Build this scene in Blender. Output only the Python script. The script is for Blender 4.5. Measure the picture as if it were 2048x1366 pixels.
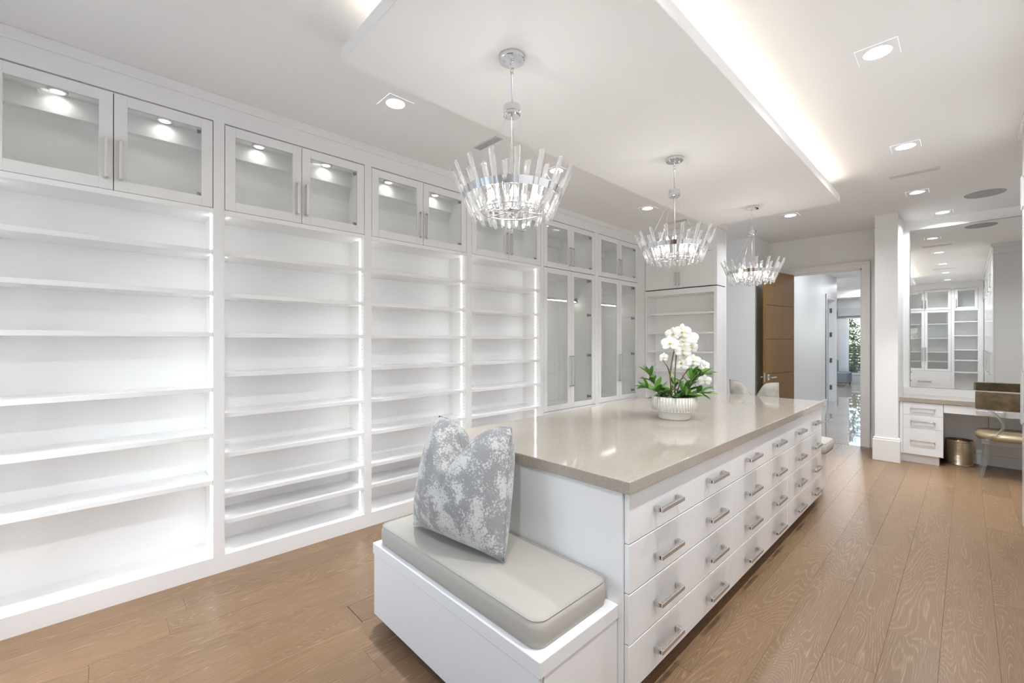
import bpy, bmesh, math, random
from mathutils import Vector, Matrix, Euler, noise
random.seed(7)
PI = math.pi
R90 = PI/2
for o in list(bpy.data.objects):
    bpy.data.objects.remove(o)
SC = bpy.context.scene
COL = SC.collection

# ------------------------------------------------------------------ camera
cam_d = bpy.data.cameras.new('camera')
cam = bpy.data.objects.new('camera', cam_d); COL.objects.link(cam)
cam.location = (0, 0, 1.455)
cam.rotation_euler = (R90, 0, 0.80684)
cam_d.sensor_width = 36.0
cam_d.lens = 36.0*871.36/2048
cam_d.clip_start = 0.02
cam_d.clip_end = 200
SC.camera = cam

# ------------------------------------------------------------------ view, world, light levels
SC.view_settings.view_transform = 'Standard'
SC.view_settings.look = 'None'
SC.view_settings.gamma = 1.0
SC.view_settings.use_curve_mapping = False
SC.view_settings.exposure = 0.32
SC.cycles.max_bounces = 28
SC.cycles.diffuse_bounces = 10
SC.cycles.glossy_bounces = 6
SC.cycles.transmission_bounces = 24
SC.cycles.transparent_max_bounces = 24
SC.cycles.sample_clamp_indirect = 6.0
SC.cycles.caustics_reflective = False

P_DOWN = 19.0       # watts of each recessed downlight
P_PUCK = 0.09       # puck lights inside the glass cabinets
L_STRIP = 7.5      # radiance of the vertical shelf tapes
L_COVE = 8.5       # radiance of the warm tape on top of the ceiling panel
P_BULB = 1.2        # each chandelier bulb
W_SKY = .74

wd = bpy.data.worlds.new('world'); SC.world = wd; wd.use_nodes = True
nt = wd.node_tree
bg = nt.nodes['Background']
sky = nt.nodes.new('ShaderNodeTexSky')
sky.sky_type = 'NISHITA'; sky.sun_disc = False
sky.sun_elevation = math.radians(42); sky.sun_rotation = math.radians(150)
nt.links.new(sky.outputs[0], bg.inputs[0])
bg.inputs[1].default_value = W_SKY
for nm, lo, ro, sx, sz in (('portal_window_back', (-2.30, -1.03, 1.605), (R90, 0, PI), 1.55, 2.05),):
    pl = bpy.data.lights.new(nm, 'AREA'); pl.shape = 'RECTANGLE'; pl.size = sx; pl.size_y = sz; pl.cycles.is_portal = True
    po = bpy.data.objects.new(nm, pl); COL.objects.link(po); po.location = lo; po.rotation_euler = ro

# ------------------------------------------------------------------ materials
MATS = {}
def new_mat(name):
    m = bpy.data.materials.new(name); m.use_nodes = True
    MATS[name] = m
    return m, m.node_tree, m.node_tree.nodes['Principled BSDF']
def pbr(name, col, rough=.5, metal=0., spec=.5, coat=0., bump=None):
    m, t, p = new_mat(name)
    p.inputs['Base Color'].default_value = (*col, 1)
    p.inputs['Roughness'].default_value = rough
    p.inputs['Metallic'].default_value = metal
    p.inputs['Specular IOR Level'].default_value = spec
    p.inputs['Coat Weight'].default_value = coat
    if bump:
        sc_, st = bump
        n = t.nodes.new('ShaderNodeTexNoise'); n.inputs['Scale'].default_value = sc_; n.inputs['Detail'].default_value = 3
        tc = t.nodes.new('ShaderNodeTexCoord')
        b = t.nodes.new('ShaderNodeBump'); b.inputs['Strength'].default_value = st; b.inputs['Distance'].default_value = .002
        t.links.new(tc.outputs['Object'], n.inputs['Vector'])
        t.links.new(n.outputs['Fac'], b.inputs['Height']); t.links.new(b.outputs[0], p.inputs['Normal'])
    return m
def emit(name, col, s):
    m, t, p = new_mat(name)
    p.inputs['Base Color'].default_value = (*col, 1)
    p.inputs['Emission Color'].default_value = (*col, 1)
    p.inputs['Emission Strength'].default_value = s
    return m
def thin_glass(name, tint, ior=1.5, boost=1.0):
    m = bpy.data.materials.new(name); m.use_nodes = True; MATS[name] = m
    t = m.node_tree; t.nodes.clear()
    out = t.nodes.new('ShaderNodeOutputMaterial')
    mix = t.nodes.new('ShaderNodeMixShader')
    tr = t.nodes.new('ShaderNodeBsdfTransparent'); tr.inputs[0].default_value = (*tint, 1)
    gl = t.nodes.new('ShaderNodeBsdfGlossy'); gl.inputs['Roughness'].default_value = 0.0
    fr = t.nodes.new('ShaderNodeFresnel')
    ge = t.nodes.new('ShaderNodeNewGeometry')     # the same reflectance on both faces of the thin pane
    io = t.nodes.new('ShaderNodeMath'); io.operation = 'MULTIPLY_ADD'
    io.inputs[1].default_value = 1/ior-ior; io.inputs[2].default_value = ior
    t.links.new(ge.outputs['Backfacing'], io.inputs[0]); t.links.new(io.outputs[0], fr.inputs[0])
    t.links.new(fr.outputs[0], mix.inputs[0]); t.links.new(tr.outputs[0], mix.inputs[1]); t.links.new(gl.outputs[0], mix.inputs[2])
    t.links.new(mix.outputs[0], out.inputs[0])
    return m
def solid_glass(name, clear, ior=1.5, tint=(1, 1, 1), milk=0.):
    m = bpy.data.materials.new(name); m.use_nodes = True; MATS[name] = m
    t = m.node_tree; t.nodes.clear()
    out = t.nodes.new('ShaderNodeOutputMaterial')
    mix = t.nodes.new('ShaderNodeMixShader'); mix.inputs[0].default_value = clear
    g = t.nodes.new('ShaderNodeBsdfGlass'); g.inputs['Roughness'].default_value = 0.0; g.inputs['IOR'].default_value = ior
    g.inputs['Color'].default_value = (*tint, 1)
    tr = t.nodes.new('ShaderNodeBsdfTransparent'); tr.inputs[0].default_value = (*tint, 1)
    t.links.new(g.outputs[0], mix.inputs[1]); t.links.new(tr.outputs[0], mix.inputs[2])
    last = mix
    if milk:
        mk = t.nodes.new('ShaderNodeMixShader'); mk.inputs[0].default_value = milk
        d = t.nodes.new('ShaderNodeBsdfTranslucent'); d.inputs[0].default_value = (.95, .96, .97, 1)
        d2 = t.nodes.new('ShaderNodeBsdfDiffuse'); d2.inputs[0].default_value = (.95, .96, .97, 1)
        dm = t.nodes.new('ShaderNodeMixShader')
        t.links.new(d.outputs[0], dm.inputs[1]); t.links.new(d2.outputs[0], dm.inputs[2])
        t.links.new(mix.outputs[0], mk.inputs[1]); t.links.new(dm.outputs[0], mk.inputs[2]); last = mk
    t.links.new(last.outputs[0], out.inputs[0])
    return m
def N(t, typ, **kw):
    n = t.nodes.new(typ)
    for k, v in kw.items(): setattr(n, k, v)
    return n
def M(t, op, a, b=None, c=None):
    n = N(t, 'ShaderNodeMath', operation=op)
    for i, v in enumerate((a, b, c)):
        if v is None: continue
        if isinstance(v, (int, float)): n.inputs[i].default_value = v
        else: t.links.new(v, n.inputs[i])
    return n.outputs[0]
def mixcol(t, fac, a, b):
    n = N(t, 'ShaderNodeMix', data_type='RGBA')
    for s, v in ((n.inputs[0], fac), (n.inputs[6], a), (n.inputs[7], b)):
        if isinstance(v, (int, float)): s.default_value = v
        elif isinstance(v, tuple): s.default_value = (*v, 1)
        else: t.links.new(v, s)
    return n.outputs[2]

LAC = pbr('white_lacquer', (.84, .84, .845), .16)
LACI = pbr('white_matt_interior', (.89, .89, .885), .42)
WALL = pbr('wall_paint', (.86, .86, .855), .7)
CEIL = pbr('ceiling_paint', (.90, .90, .90), .75)
TRIM = pbr('trim_paint', (.83, .825, .815), .35)
CORR = pbr('corridor_paint', (.72, .725, .74), .38)
CHROME = pbr('chrome', (.80, .80, .82), .06, 1.)
NICKEL = pbr('brushed_nickel', (.74, .735, .73), .2, 1., bump=(900., .35))
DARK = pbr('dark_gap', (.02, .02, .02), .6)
SLOT = pbr('vent_slot_grey', (.02, .02, .02), .7)
GREYG = pbr('speaker_grille', (.40, .395, .385), .7, bump=(1500., .5))
GRILLE = pbr('vent_white', (.74, .74, .73), .5)
CUSH = pbr('ivory_fabric', (.455, .425, .38), .8, bump=(700., .25))
PANE = thin_glass('cabinet_glass', (.972, .982, .975))
WPANE = thin_glass('window_glass', (.96, .98, .97))
CRYS = solid_glass('crystal', .12, 1.5, (1, 1, 1), .13)
ACRY = solid_glass('acrylic', .25, 1.48, (.99, .99, .99), .06)
MIRR = pbr('mirror_silver', (.90, .915, .91), .0, 1.)
HINGE = pbr('hinge_metal', (.33, .33, .32), .35, 1.)
LEDW = emit('led_tape_white', (.97, .985, 1.), L_STRIP)
LEDR = emit('led_tape_rod', (1., .98, .94), 9.)
LEDC = emit('led_tape_warm', (1., .90, .76), L_COVE)
DISC = emit('downlight_lens', (1., .99, .97), 7.)
PUCK = emit('puck_lens', (1., .985, .95), 8.)
BULB = emit('bulb_glow', (1., .96, .90), 8.)
SHADE = pbr('window_shade', (.45, .46, .48), .8)
BLUEG = pbr('slate_upholstery', (.25, .29, .33), .7)
SOIL = pbr('moss', (.10, .11, .05), .9)
STEM = pbr('orchid_stem', (.16, .10, .06), .6)
POT = pbr('white_ceramic', (.78, .76, .71), .55, bump=(60., .3))
YEL = pbr('orchid_throat', (.75, .62, .22), .6)

def wood_floor():
    m, t, p = new_mat('cerused_oak_plank')
    tc = N(t, 'ShaderNodeTexCoord'); oi = N(t, 'ShaderNodeObjectInfo')
    off = N(t, 'ShaderNodeVectorMath', operation='MULTIPLY_ADD')
    cmb = N(t, 'ShaderNodeCombineXYZ')
    t.links.new(oi.outputs['Random'], cmb.inputs[0]); t.links.new(oi.outputs['Random'], cmb.inputs[1])
    t.links.new(cmb.outputs[0], off.inputs[0]); off.inputs[1].default_value = (37., 91., 0.); t.links.new(tc.outputs['Object'], off.inputs[2])
    mp = N(t, 'ShaderNodeMapping'); mp.inputs['Scale'].default_value = (3.6, .42, 1)
    t.links.new(off.outputs[0], mp.inputs[0])
    n1 = N(t, 'ShaderNodeTexNoise'); n1.inputs['Scale'].default_value = 1.0; n1.inputs['Detail'].default_value = 2.2; n1.inputs['Roughness'].default_value = .42
    n1.inputs['Distortion'].default_value = .25
    t.links.new(mp.outputs[0], n1.inputs['Vector'])
    k = M(t, 'MULTIPLY_ADD', M(t, 'FRACT', M(t, 'MULTIPLY', oi.outputs['Random'], 13.7)), 62., 66.)
    ph = M(t, 'MULTIPLY', n1.outputs['Fac'], k)
    tri = M(t, 'PINGPONG', ph, .5)
    line = M(t, 'SMOOTH_MIN', M(t, 'MULTIPLY', tri, 2.0), 1.0, .1)
    # fine fibres
    mp2 = N(t, 'ShaderNodeMapping'); mp2.inputs['Scale'].default_value = (260., 7., 1)
    t.links.new(off.outputs[0], mp2.inputs[0])
    n2 = N(t, 'ShaderNodeTexNoise'); n2.inputs['Scale'].default_value = 1.0; n2.inputs['Detail'].default_value = 2.
    t.links.new(mp2.outputs[0], n2.inputs['Vector'])
    fib = n2.outputs['Fac']
    mp3 = N(t, 'ShaderNodeMapping'); mp3.inputs['Scale'].default_value = (9., 1.6, 1)
    t.links.new(off.outputs[0], mp3.inputs[0])
    n3 = N(t, 'ShaderNodeTexNoise'); n3.inputs['Scale'].default_value = 1.; n3.inputs['Detail'].default_value = 3.
    t.links.new(mp3.outputs[0], n3.inputs['Vector'])
    base = mixcol(t, n3.outputs['Fac'], (.150, .088, .046), (.222, .138, .077))
    hue = mixcol(t, M(t, 'FRACT', M(t, 'MULTIPLY', oi.outputs['Random'], 7.31)), (.86, .86, .88), (1.1, 1.08, 1.04))
    mul = N(t, 'ShaderNodeMix', data_type='RGBA', blend_type='MULTIPLY'); mul.inputs[0].default_value = 1.
    t.links.new(base, mul.inputs[6]); t.links.new(hue, mul.inputs[7])
    thick = M(t, 'SUBTRACT', 1.0, M(t, 'SMOOTHSTEP' if False else 'MULTIPLY', line, 1.0))
    mr = N(t, 'ShaderNodeMapRange', interpolation_type='SMOOTHSTEP'); mr.inputs[1].default_value = .52; mr.inputs[2].default_value = .95
    t.links.new(thick, mr.inputs[0])
    fm = N(t, 'ShaderNodeMapRange', interpolation_type='SMOOTHSTEP'); fm.inputs[1].default_value = .42; fm.inputs[2].default_value = .72
    t.links.new(fib, fm.inputs[0])
    fac = M(t, 'ADD', M(t, 'MULTIPLY', mr.outputs[0], M(t, 'MULTIPLY_ADD', fm.outputs[0], .45, .20)), M(t, 'MULTIPLY', fm.outputs[0], .17))
    colr = mixcol(t, fac, mul.outputs[2], (.36, .25, .155))
    t.links.new(colr, p.inputs['Base Color'])
    p.inputs['Roughness'].default_value = .33
    p.inputs['Specular IOR Level'].default_value = .42
    b = N(t, 'ShaderNodeBump'); b.inputs['Strength'].default_value = .12; b.inputs['Distance'].default_value = .001
    t.links.new(fac, b.inputs['Height']); t.links.new(b.outputs[0], p.inputs['Normal'])
    return m
OAK = wood_floor()

def wood_door():
    m, t, p = new_mat('golden_oak_veneer')
    tc = N(t, 'ShaderNodeTexCoord'); mp = N(t, 'ShaderNodeMapping'); mp.inputs['Scale'].default_value = (30, 30, 1.2)
    t.links.new(tc.outputs['Object'], mp.inputs[0])
    n = N(t, 'ShaderNodeTexNoise'); n.inputs['Scale'].default_value = 1.3; n.inputs['Detail'].default_value = 4
    t.links.new(mp.outputs[0], n.inputs[0])
    c = mixcol(t, n.outputs['Fac'], (.17, .090, .024), (.28, .158, .048))
    t.links.new(c, p.inputs['Base Color']); p.inputs['Roughness'].default_value = .5
    return m
DOORW = wood_door()

def quartz():
    m, t, p = new_mat('beige_quartz')
    tc = N(t, 'ShaderNodeTexCoord')
    v = N(t, 'ShaderNodeTexVoronoi'); v.inputs['Scale'].default_value = 210
    t.links.new(tc.outputs['Object'], v.inputs['Vector'])
    n = N(t, 'ShaderNodeTexNoise'); n.inputs['Scale'].default_value = 95; n.inputs['Detail'].default_value = 4
    t.links.new(tc.outputs['Object'], n.inputs['Vector'])
    base = mixcol(t, n.outputs['Fac'], (.345, .30, .25), (.435, .388, .333))
    sp = N(t, 'ShaderNodeMapRange'); sp.inputs[1].default_value = .80; sp.inputs[2].default_value = .93
    t.links.new(N(t, 'ShaderNodeSeparateColor').outputs[0], sp.inputs[0])
    t.links.new(v.outputs['Color'], t.nodes[-1].inputs[0]) if False else None
    sep = [x for x in t.nodes if x.bl_idname == 'ShaderNodeSeparateColor'][0]
    t.links.new(v.outputs['Color'], sep.inputs[0])
    near = M(t, 'LESS_THAN', v.outputs['Distance'], .32)
    f = M(t, 'MULTIPLY', M(t, 'MULTIPLY', sp.outputs[0], near), .55)
    c1 = mixcol(t, f, base, (.22, .18, .15))
    sp2 = N(t, 'ShaderNodeMapRange'); sp2.inputs[1].default_value = .82; sp2.inputs[2].default_value = .9
    t.links.new(sep.outputs[1], sp2.inputs[0])
    c2 = mixcol(t, M(t, 'MULTIPLY', M(t, 'MULTIPLY', sp2.outputs[0], near), .6), c1, (.66, .64, .61))
    t.links.new(c2, p.inputs['Base Color']); p.inputs['Roughness'].default_value = .07
    return m
QUARTZ = quartz()

def velvet_silver():
    m, t, p = new_mat('silver_crushed_fabric')
    tc = N(t, 'ShaderNodeTexCoord')
    n = N(t, 'ShaderNodeTexNoise'); n.inputs['Scale'].default_value = 9.; n.inputs['Detail'].default_value = 8; n.inputs['Roughness'].default_value = .68
    t.links.new(tc.outputs['Object'], n.inputs['Vector'])
    n2 = N(t, 'ShaderNodeTexNoise'); n2.inputs['Scale'].default_value = 130.; n2.inputs['Detail'].default_value = 2
    t.links.new(tc.outputs['Object'], n2.inputs['Vector'])
    s = M(t, 'ADD', n.outputs['Fac'], M(t, 'MULTIPLY', M(t, 'SUBTRACT', n2.outputs['Fac'], .5), .45))
    r = N(t, 'ShaderNodeMapRange', interpolation_type='SMOOTHSTEP'); r.inputs[1].default_value = .47; r.inputs[2].default_value = .58
    t.links.new(s, r.inputs[0])
    c = mixcol(t, r.outputs[0], (.27, .27, .275), (.55, .545, .535))
    t.links.new(c, p.inputs['Base Color'])
    t.links.new(M(t, 'MULTIPLY_ADD', r.outputs[0], -.2, .62), p.inputs['Roughness'])
    p.inputs['Sheen Weight'].default_value = .3
    b = N(t, 'ShaderNodeBump'); b.inputs['Strength'].default_value = .25; b.inputs['Distance'].default_value = .002
    t.links.new(s, b.inputs['Height']); t.links.new(b.outputs[0], p.inputs['Normal'])
    return m
SILVER = velvet_silver()
def ivory_floral():
    m, t, p = new_mat('ivory_patterned_fabric')
    tc = N(t, 'ShaderNodeTexCoord')
    n = N(t, 'ShaderNodeTexNoise'); n.inputs['Scale'].default_value = 11.; n.inputs['Detail'].default_value = 5
    t.links.new(tc.outputs['Object'], n.inputs['Vector'])
    c = mixcol(t, n.outputs['Fac'], (.16, .15, .135), (.62, .58, .52))
    t.links.new(c, p.inputs['Base Color']); p.inputs['Roughness'].default_value = .7
    return m
IVORY = ivory_floral()
def bronze():
    m, t, p = new_mat('bronze_velvet')
    tc = N(t, 'ShaderNodeTexCoord')
    n = N(t, 'ShaderNodeTexNoise'); n.inputs['Scale'].default_value = 9.; n.inputs['Detail'].default_value = 5; n.inputs['Roughness'].default_value = .6
    t.links.new(tc.outputs['Object'], n.inputs['Vector'])
    r = N(t, 'ShaderNodeMapRange'); r.inputs[1].default_value = .33; r.inputs[2].default_value = .7
    t.links.new(n.outputs['Fac'], r.inputs[0])
    c = mixcol(t, r.outputs[0], (.060, .036, .013), (.19, .135, .065))
    t.links.new(c, p.inputs['Base Color']); p.inputs['Roughness'].default_value = .42; p.inputs['Metallic'].default_value = .35
    p.inputs['Sheen Weight'].default_value = .5
    return m
BRONZE = bronze()
SEATG = pbr('champagne_velvet', (.40, .32, .20), .4, .45, bump=(60., .3))
GOLD = pbr('champagne_metal', (.74, .65, .51), .25, 1.)

def peg_panel():
    """white panel with two rows of shelf-pin holes, local x into the cabinet and local z up"""
    m, t, p = new_mat('white_pegged_side')
    tc = N(t, 'ShaderNodeTexCoord'); s = N(t, 'ShaderNodeSeparateXYZ'); t.links.new(tc.outputs['Object'], s.inputs[0])
    dz = M(t, 'MULTIPLY', M(t, 'SUBTRACT', M(t, 'FRACT', M(t, 'DIVIDE', s.outputs[2], .032)), .5), .032)
    res = None
    for x0 in (-.046, -.243):
        dx = M(t, 'SUBTRACT', s.outputs[0], x0)
        d = M(t, 'ADD', M(t, 'MULTIPLY', dx, dx), M(t, 'MULTIPLY', dz, dz))
        h = M(t, 'LESS_THAN', d, .0030**2)
        res = h if res is None else M(t, 'MAXIMUM', res, h)
    zlim = M(t, 'MULTIPLY', M(t, 'GREATER_THAN', s.outputs[2], .35), M(t, 'LESS_THAN', s.outputs[2], 2.05))
    res = M(t, 'MULTIPLY', res, zlim)
    t.links.new(mixcol(t, res, (.89, .89, .89), (.10, .10, .11)), p.inputs['Base Color'])
    p.inputs['Roughness'].default_value = .35
    return m
PEG = peg_panel()
def leaf_mat(name, c1, c2):
    m, t, p = new_mat(name)
    oi = N(t, 'ShaderNodeObjectInfo')
    t.links.new(mixcol(t, oi.outputs['Random'], c1, c2), p.inputs['Base Color'])
    p.inputs['Roughness'].default_value = .4
    p.inputs['Subsurface Weight'].default_value = .0
    return m
LEAF = leaf_mat('glossy_leaf', (.045, .15, .02), (.15, .31, .05))
SUCC = leaf_mat('succulent_leaf', (.03, .11, .04), (.09, .20, .06))
PETAL = pbr('white_petal', (.86, .85, .80), .55)
HEDGE = leaf_mat('hedge_leaf', (.05, .11, .015), (.22, .26, .05))
def tile_mat():
    m, t, p = new_mat('polished_marble_tile')
    tc = N(t, 'ShaderNodeTexCoord'); oi = N(t, 'ShaderNodeObjectInfo')
    n = N(t, 'ShaderNodeTexNoise'); n.inputs['Scale'].default_value = 2.2; n.inputs['Detail'].default_value = 6; n.inputs['Distortion'].default_value = 1.2
    va = N(t, 'ShaderNodeVectorMath', operation='ADD'); t.links.new(tc.outputs['Object'], va.inputs[0]); t.links.new(oi.outputs['Location'], va.inputs[1])
    t.links.new(va.outputs[0], n.inputs['Vector'])
    t.links.new(mixcol(t, n.outputs['Fac'], (.34, .29, .25), (.52, .46, .41)), p.inputs['Base Color'])
    p.inputs['Roughness'].default_value = .03; p.inputs['Specular IOR Level'].default_value = .9
    return m
TILE = tile_mat()

# ------------------------------------------------------------------ mesh helpers
def bm_new(): return bmesh.new()
def box(bm, x0, x1, y0, y1, z0, z1, bev=0., seg=1, mat=None):
    vs = [bm.verts.new((x, y, z)) for x in (x0, x1) for y in (y0, y1) for z in (z0, z1)]
    f = [(0, 1, 3, 2), (4, 6, 7, 5), (0, 4, 5, 1), (2, 3, 7, 6), (0, 2, 6, 4), (1, 5, 7, 3)]
    fs = [bm.faces.new([vs[i] for i in q]) for q in f]
    if bev > 0:
        es = list({e for q in fs for e in q.edges})
        bmesh.ops.bevel(bm, geom=es, offset=bev, segments=seg, affect='EDGES', profile=.5)
    return bm
def lathe(bm, prof, n=24, c=(0, 0, 0), flute=0., nf=0):
    rings = []
    for (r, z) in prof:
        ring = []
        for i in range(n):
            a = 2*PI*i/n
            rr = r
            ring.append(bm.verts.new((c[0]+rr*math.cos(a), c[1]+rr*math.sin(a), c[2]+z)))
        rings.append(ring)
    for a, b in zip(rings, rings[1:]):
        for i in range(n):
            bm.faces.new((a[i], a[(i+1) % n], b[(i+1) % n], b[i]))
    for ring, rev in ((rings[0], True), (rings[-1], False)):
        if (prof[0] if rev else prof[-1])[0] > 1e-5:
            bm.faces.new(ring[::-1] if rev else ring)
    return bm
def tube(bm, pts, rad, n=8, cap=True):
    pts = [Vector(p) for p in pts]
    rads = rad if isinstance(rad, (list, tuple)) else [rad]*len(pts)
    rings = []
    up = None
    for i, p in enumerate(pts):
        d = (pts[min(i+1, len(pts)-1)] - pts[max(i-1, 0)]).normalized()
        if up is None:
            up = Vector((0, 0, 1)) if abs(d.z) < .9 else Vector((1, 0, 0))
        u = d.cross(up).normalized(); v = d.cross(u).normalized(); up = u.cross(d)
        rings.append([bm.verts.new(p + (u*math.cos(2*PI*k/n) + v*math.sin(2*PI*k/n))*rads[i]) for k in range(n)])
    for a, b in zip(rings, rings[1:]):
        for k in range(n):
            bm.faces.new((a[k], a[(k+1) % n], b[(k+1) % n], b[k]))
    if cap:
        bm.faces.new(rings[0][::-1]); bm.faces.new(rings[-1])
    return bm
def ringloop(bm, R, r, n=32, m=8, axis='z', c=(0, 0, 0), sy=1.0):
    rs = []
    for i in range(n):
        a = 2*PI*i/n
        row = []
        for j in range(m):
            b = 2*PI*j/m
            x, y, z = (R + r*math.cos(b))*math.cos(a), (R + r*math.cos(b))*math.sin(a)*sy, r*math.sin(b)
            if axis == 'x': x, y, z = z, x, y
            if axis == 'y': x, y, z = x, z, y
            row.append(bm.verts.new((c[0]+x, c[1]+y, c[2]+z)))
        rs.append(row)
    for i in range(n):
        for j in range(m):
            bm.faces.new((rs[i][j], rs[(i+1) % n][j], rs[(i+1) % n][(j+1) % m], rs[i][(j+1) % m]))
    return bm
def finish(name, bm, mat, smooth=False):
    bmesh.ops.recalc_face_normals(bm, faces=bm.faces)
    me = bpy.data.meshes.new(name); bm.to_mesh(me); bm.free()
    me.materials.append(mat)
    if smooth:
        me.polygons.foreach_set('use_smooth', [True]*len(me.polygons))
    return me
CACHE = {}
def put(name, me, parent=None, loc=(0, 0, 0), rot=(0, 0, 0), label=None):
    o = bpy.data.objects.new(name, me); COL.objects.link(o)
    o.location = loc; o.rotation_euler = rot
    if parent is not None: o.parent = parent
    if label: o['label'] = label
    return o
def obj(name, bm, mat, parent=None, loc=(0, 0, 0), rot=(0, 0, 0), smooth=False, label=None):
    return put(name, finish(name, bm, mat, smooth), parent, loc, rot, label)
def bx(name, ext, mat, parent=None, bev=0., label=None, loc=(0, 0, 0)):
    key = (name, tuple(round(e, 5) for e in ext), mat.name, bev)
    if key not in CACHE:
        CACHE[key] = finish(name, box(bm_new(), *ext, bev=bev), mat)
    return put(name, CACHE[key], parent, loc, label=label)
def thing(name, label, cat, loc=(0, 0, 0), rz=0., group=None):
    o = bpy.data.objects.new(name, None); COL.objects.link(o)
    o.location = loc; o.rotation_euler = (0, 0, rz)
    o.empty_display_size = .1
    o['label'] = label; o['category'] = cat
    if group: o['group'] = group
    return o
def tag(o, label, cat, group=None):
    o['label'] = label; o['category'] = cat
    if group: o['group'] = group
    return o
def struct(name, bm, mat, label=None, loc=(0, 0, 0), smooth=False):
    o = obj(name, bm, mat, None, loc, smooth=smooth); o['kind'] = 'structure'
    if label: o['label'] = label
    return o
def sbox(name, ext, mat, bev=0., label=None):
    return struct(name, box(bm_new(), *ext, bev=bev), mat, label)

# ------------------------------------------------------------------ room numbers (metres)
H = 3.0
XF = -3.25           # face of the long cabinet wall
YB = 5.80            # face of the short bookcase
YW = 7.72            # wall with the doorway
YM = 7.62            # mirror wall
YK = -0.94           # face of the cabinets behind the camera
XR = 0.285           # face of the tall cabinets on the other side

# ---- floor and its planks
fl = sbox('floor', (-4.7, 1.6, -1.7, 7.66, -.06, -.012), pbr('subfloor_brown', (.10, .07, .045), .8), label='wide-plank cerused oak floor of the dressing room')
PW = .189
plank_mesh = {}
def plank(w, l):
    k = (round(w, 3), round(l, 2))
    if k not in plank_mesh:
        plank_mesh[k] = finish('plank', box(bm_new(), -w/2+.0002, w/2-.0002, -l/2+.0003, l/2-.0003, -.014, 0., bev=.0007), OAK)
    return plank_mesh[k]
def floor_planks():
    rnd = random.Random(11)
    x = -4.1+.045
    cols = []
    while x < 1.45:
        cols.append(x); x += PW
    for i, xc in enumerate(cols):
        # only where the floor is open (not wholly under a cabinet)
        c = xc+PW/2
        y0, y1 = -1.0, 7.655
        if c < XF-.1: y0, y1 = 6.1, 7.05
        if c > XR+.1: y0, y1 = 4.9, 7.655
        y = y0 - rnd.uniform(0., 1.1)
        while y < y1:
            l = rnd.choice((1.1, 1.4, 1.7, 2.0, 2.2))
            a, b = max(y, y0), min(y+l, y1)
            if b-a > .05:
                put('plank', plank(PW, b-a), fl, (c, (a+b)/2, rnd.uniform(-.0003, .0003)))
            y += l
floor_planks()

# ---- ceiling with square openings for the recessed lights
LIGHTS = [(-2.57, -.20), (-2.57, 1.413), (-2.57, 3.02), (-2.565, 4.64), (-2.56, 6.10), (-1.495, 6.16),
          (-.33, -.20), (-.33, 1.41), (-.33, 3.023), (-.335, 4.639), (-.355, 6.158), (-.20, 7.33), (.75, 6.75)]
HS = .088
def ceiling():
    xs = sorted({-4.7, 1.6} | {round(x+s*HS, 4) for x, _ in LIGHTS for s in (-1, 1)})
    ys = sorted({-1.7, 7.72} | {round(y+s*HS, 4) for _, y in LIGHTS for s in (-1, 1)})
    bm = bm_new(); vd = {}
    def v(x, y):
        if (x, y) not in vd: vd[(x, y)] = bm.verts.new((x, y, H))
        return vd[(x, y)]
    for x0, x1 in zip(xs, xs[1:]):
        for y0, y1 in zip(ys, ys[1:]):
            cx, cy = (x0+x1)/2, (y0+y1)/2
            if any(abs(cx-a) < HS and abs(cy-b) < HS for a, b in LIGHTS): continue
            bm.faces.new((v(x0, y0), v(x0, y1), v(x1, y1), v(x1, y0)))
    bmesh.ops.dissolve_limit(bm, angle_limit=.001, verts=bm.verts, edges=bm.edges) if False else None
    o = struct('ceiling', bm, CEIL, 'smooth white painted ceiling of the dressing room')
ceiling()

# ---- dropped ceiling panel with warm tape on top
PX0, PX1, PY0, PY1, PZ0, PZ1 = -2.106, -.856, .869, 5.263, 2.815, 2.889
pn = sbox('ceiling_panel', (PX0, PX1, PY0, PY1, PZ0, PZ1), CEIL, bev=.003, label='long white floating ceiling panel with warm light glowing over its edges')
bx('spacer', (PX0+.32, PX1-.32, PY0+.32, PY1-.32, PZ1, H), CEIL, pn)
bx('led_tape', (PX1-.040, PX1-.036, PY0+.14, PY1-.16, PZ1, PZ1+.020), LEDC, pn, label='warm glowing tape light')
bx('led_tape', (PX0+.16, PX1-.16, PY0+.036, PY0+.040, PZ1, PZ1+.020), LEDC, pn)

# ---- walls
sbox('wall_left', (-4.0, -3.90, -1.7, 6.12, 0, H), WALL)
sbox('wall_back', (-1.4, 1.6, -1.7, -1.6, 0, H), WALL)
BWX0, BWX1, BWZ0, BWZ1 = -3.10, -1.50, .55, 2.66
bmw = bm_new()
box(bmw, -4.0, BWX0, -1.12, -1.0, 0, H); box(bmw, BWX1, -1.36, -1.12, -1.0, 0, H); box(bmw, BWX0, BWX1, -1.12, -1.0, 0, BWZ0); box(bmw, BWX0, BWX1, -1.12, -1.0, BWZ1, H); box(bmw, -1.41, -1.36, -1.7, -1.0, 0, H)
struct('wall_behind_window', bmw, WALL, 'white wall with a tall window behind the camera')
sbox('wall_right', (1.45, 1.55, -1.6, YW+.12, 0, H), WALL)
sbox('wall_passage', (-4.7, -2.16, 7.03, YW+.12, 0, H), WALL, label='plain white wall stub beside the open oak door')
sbox('wall_passage_end', (-4.7, -4.6, 6.12, 7.03, 0, H), WALL)
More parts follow.
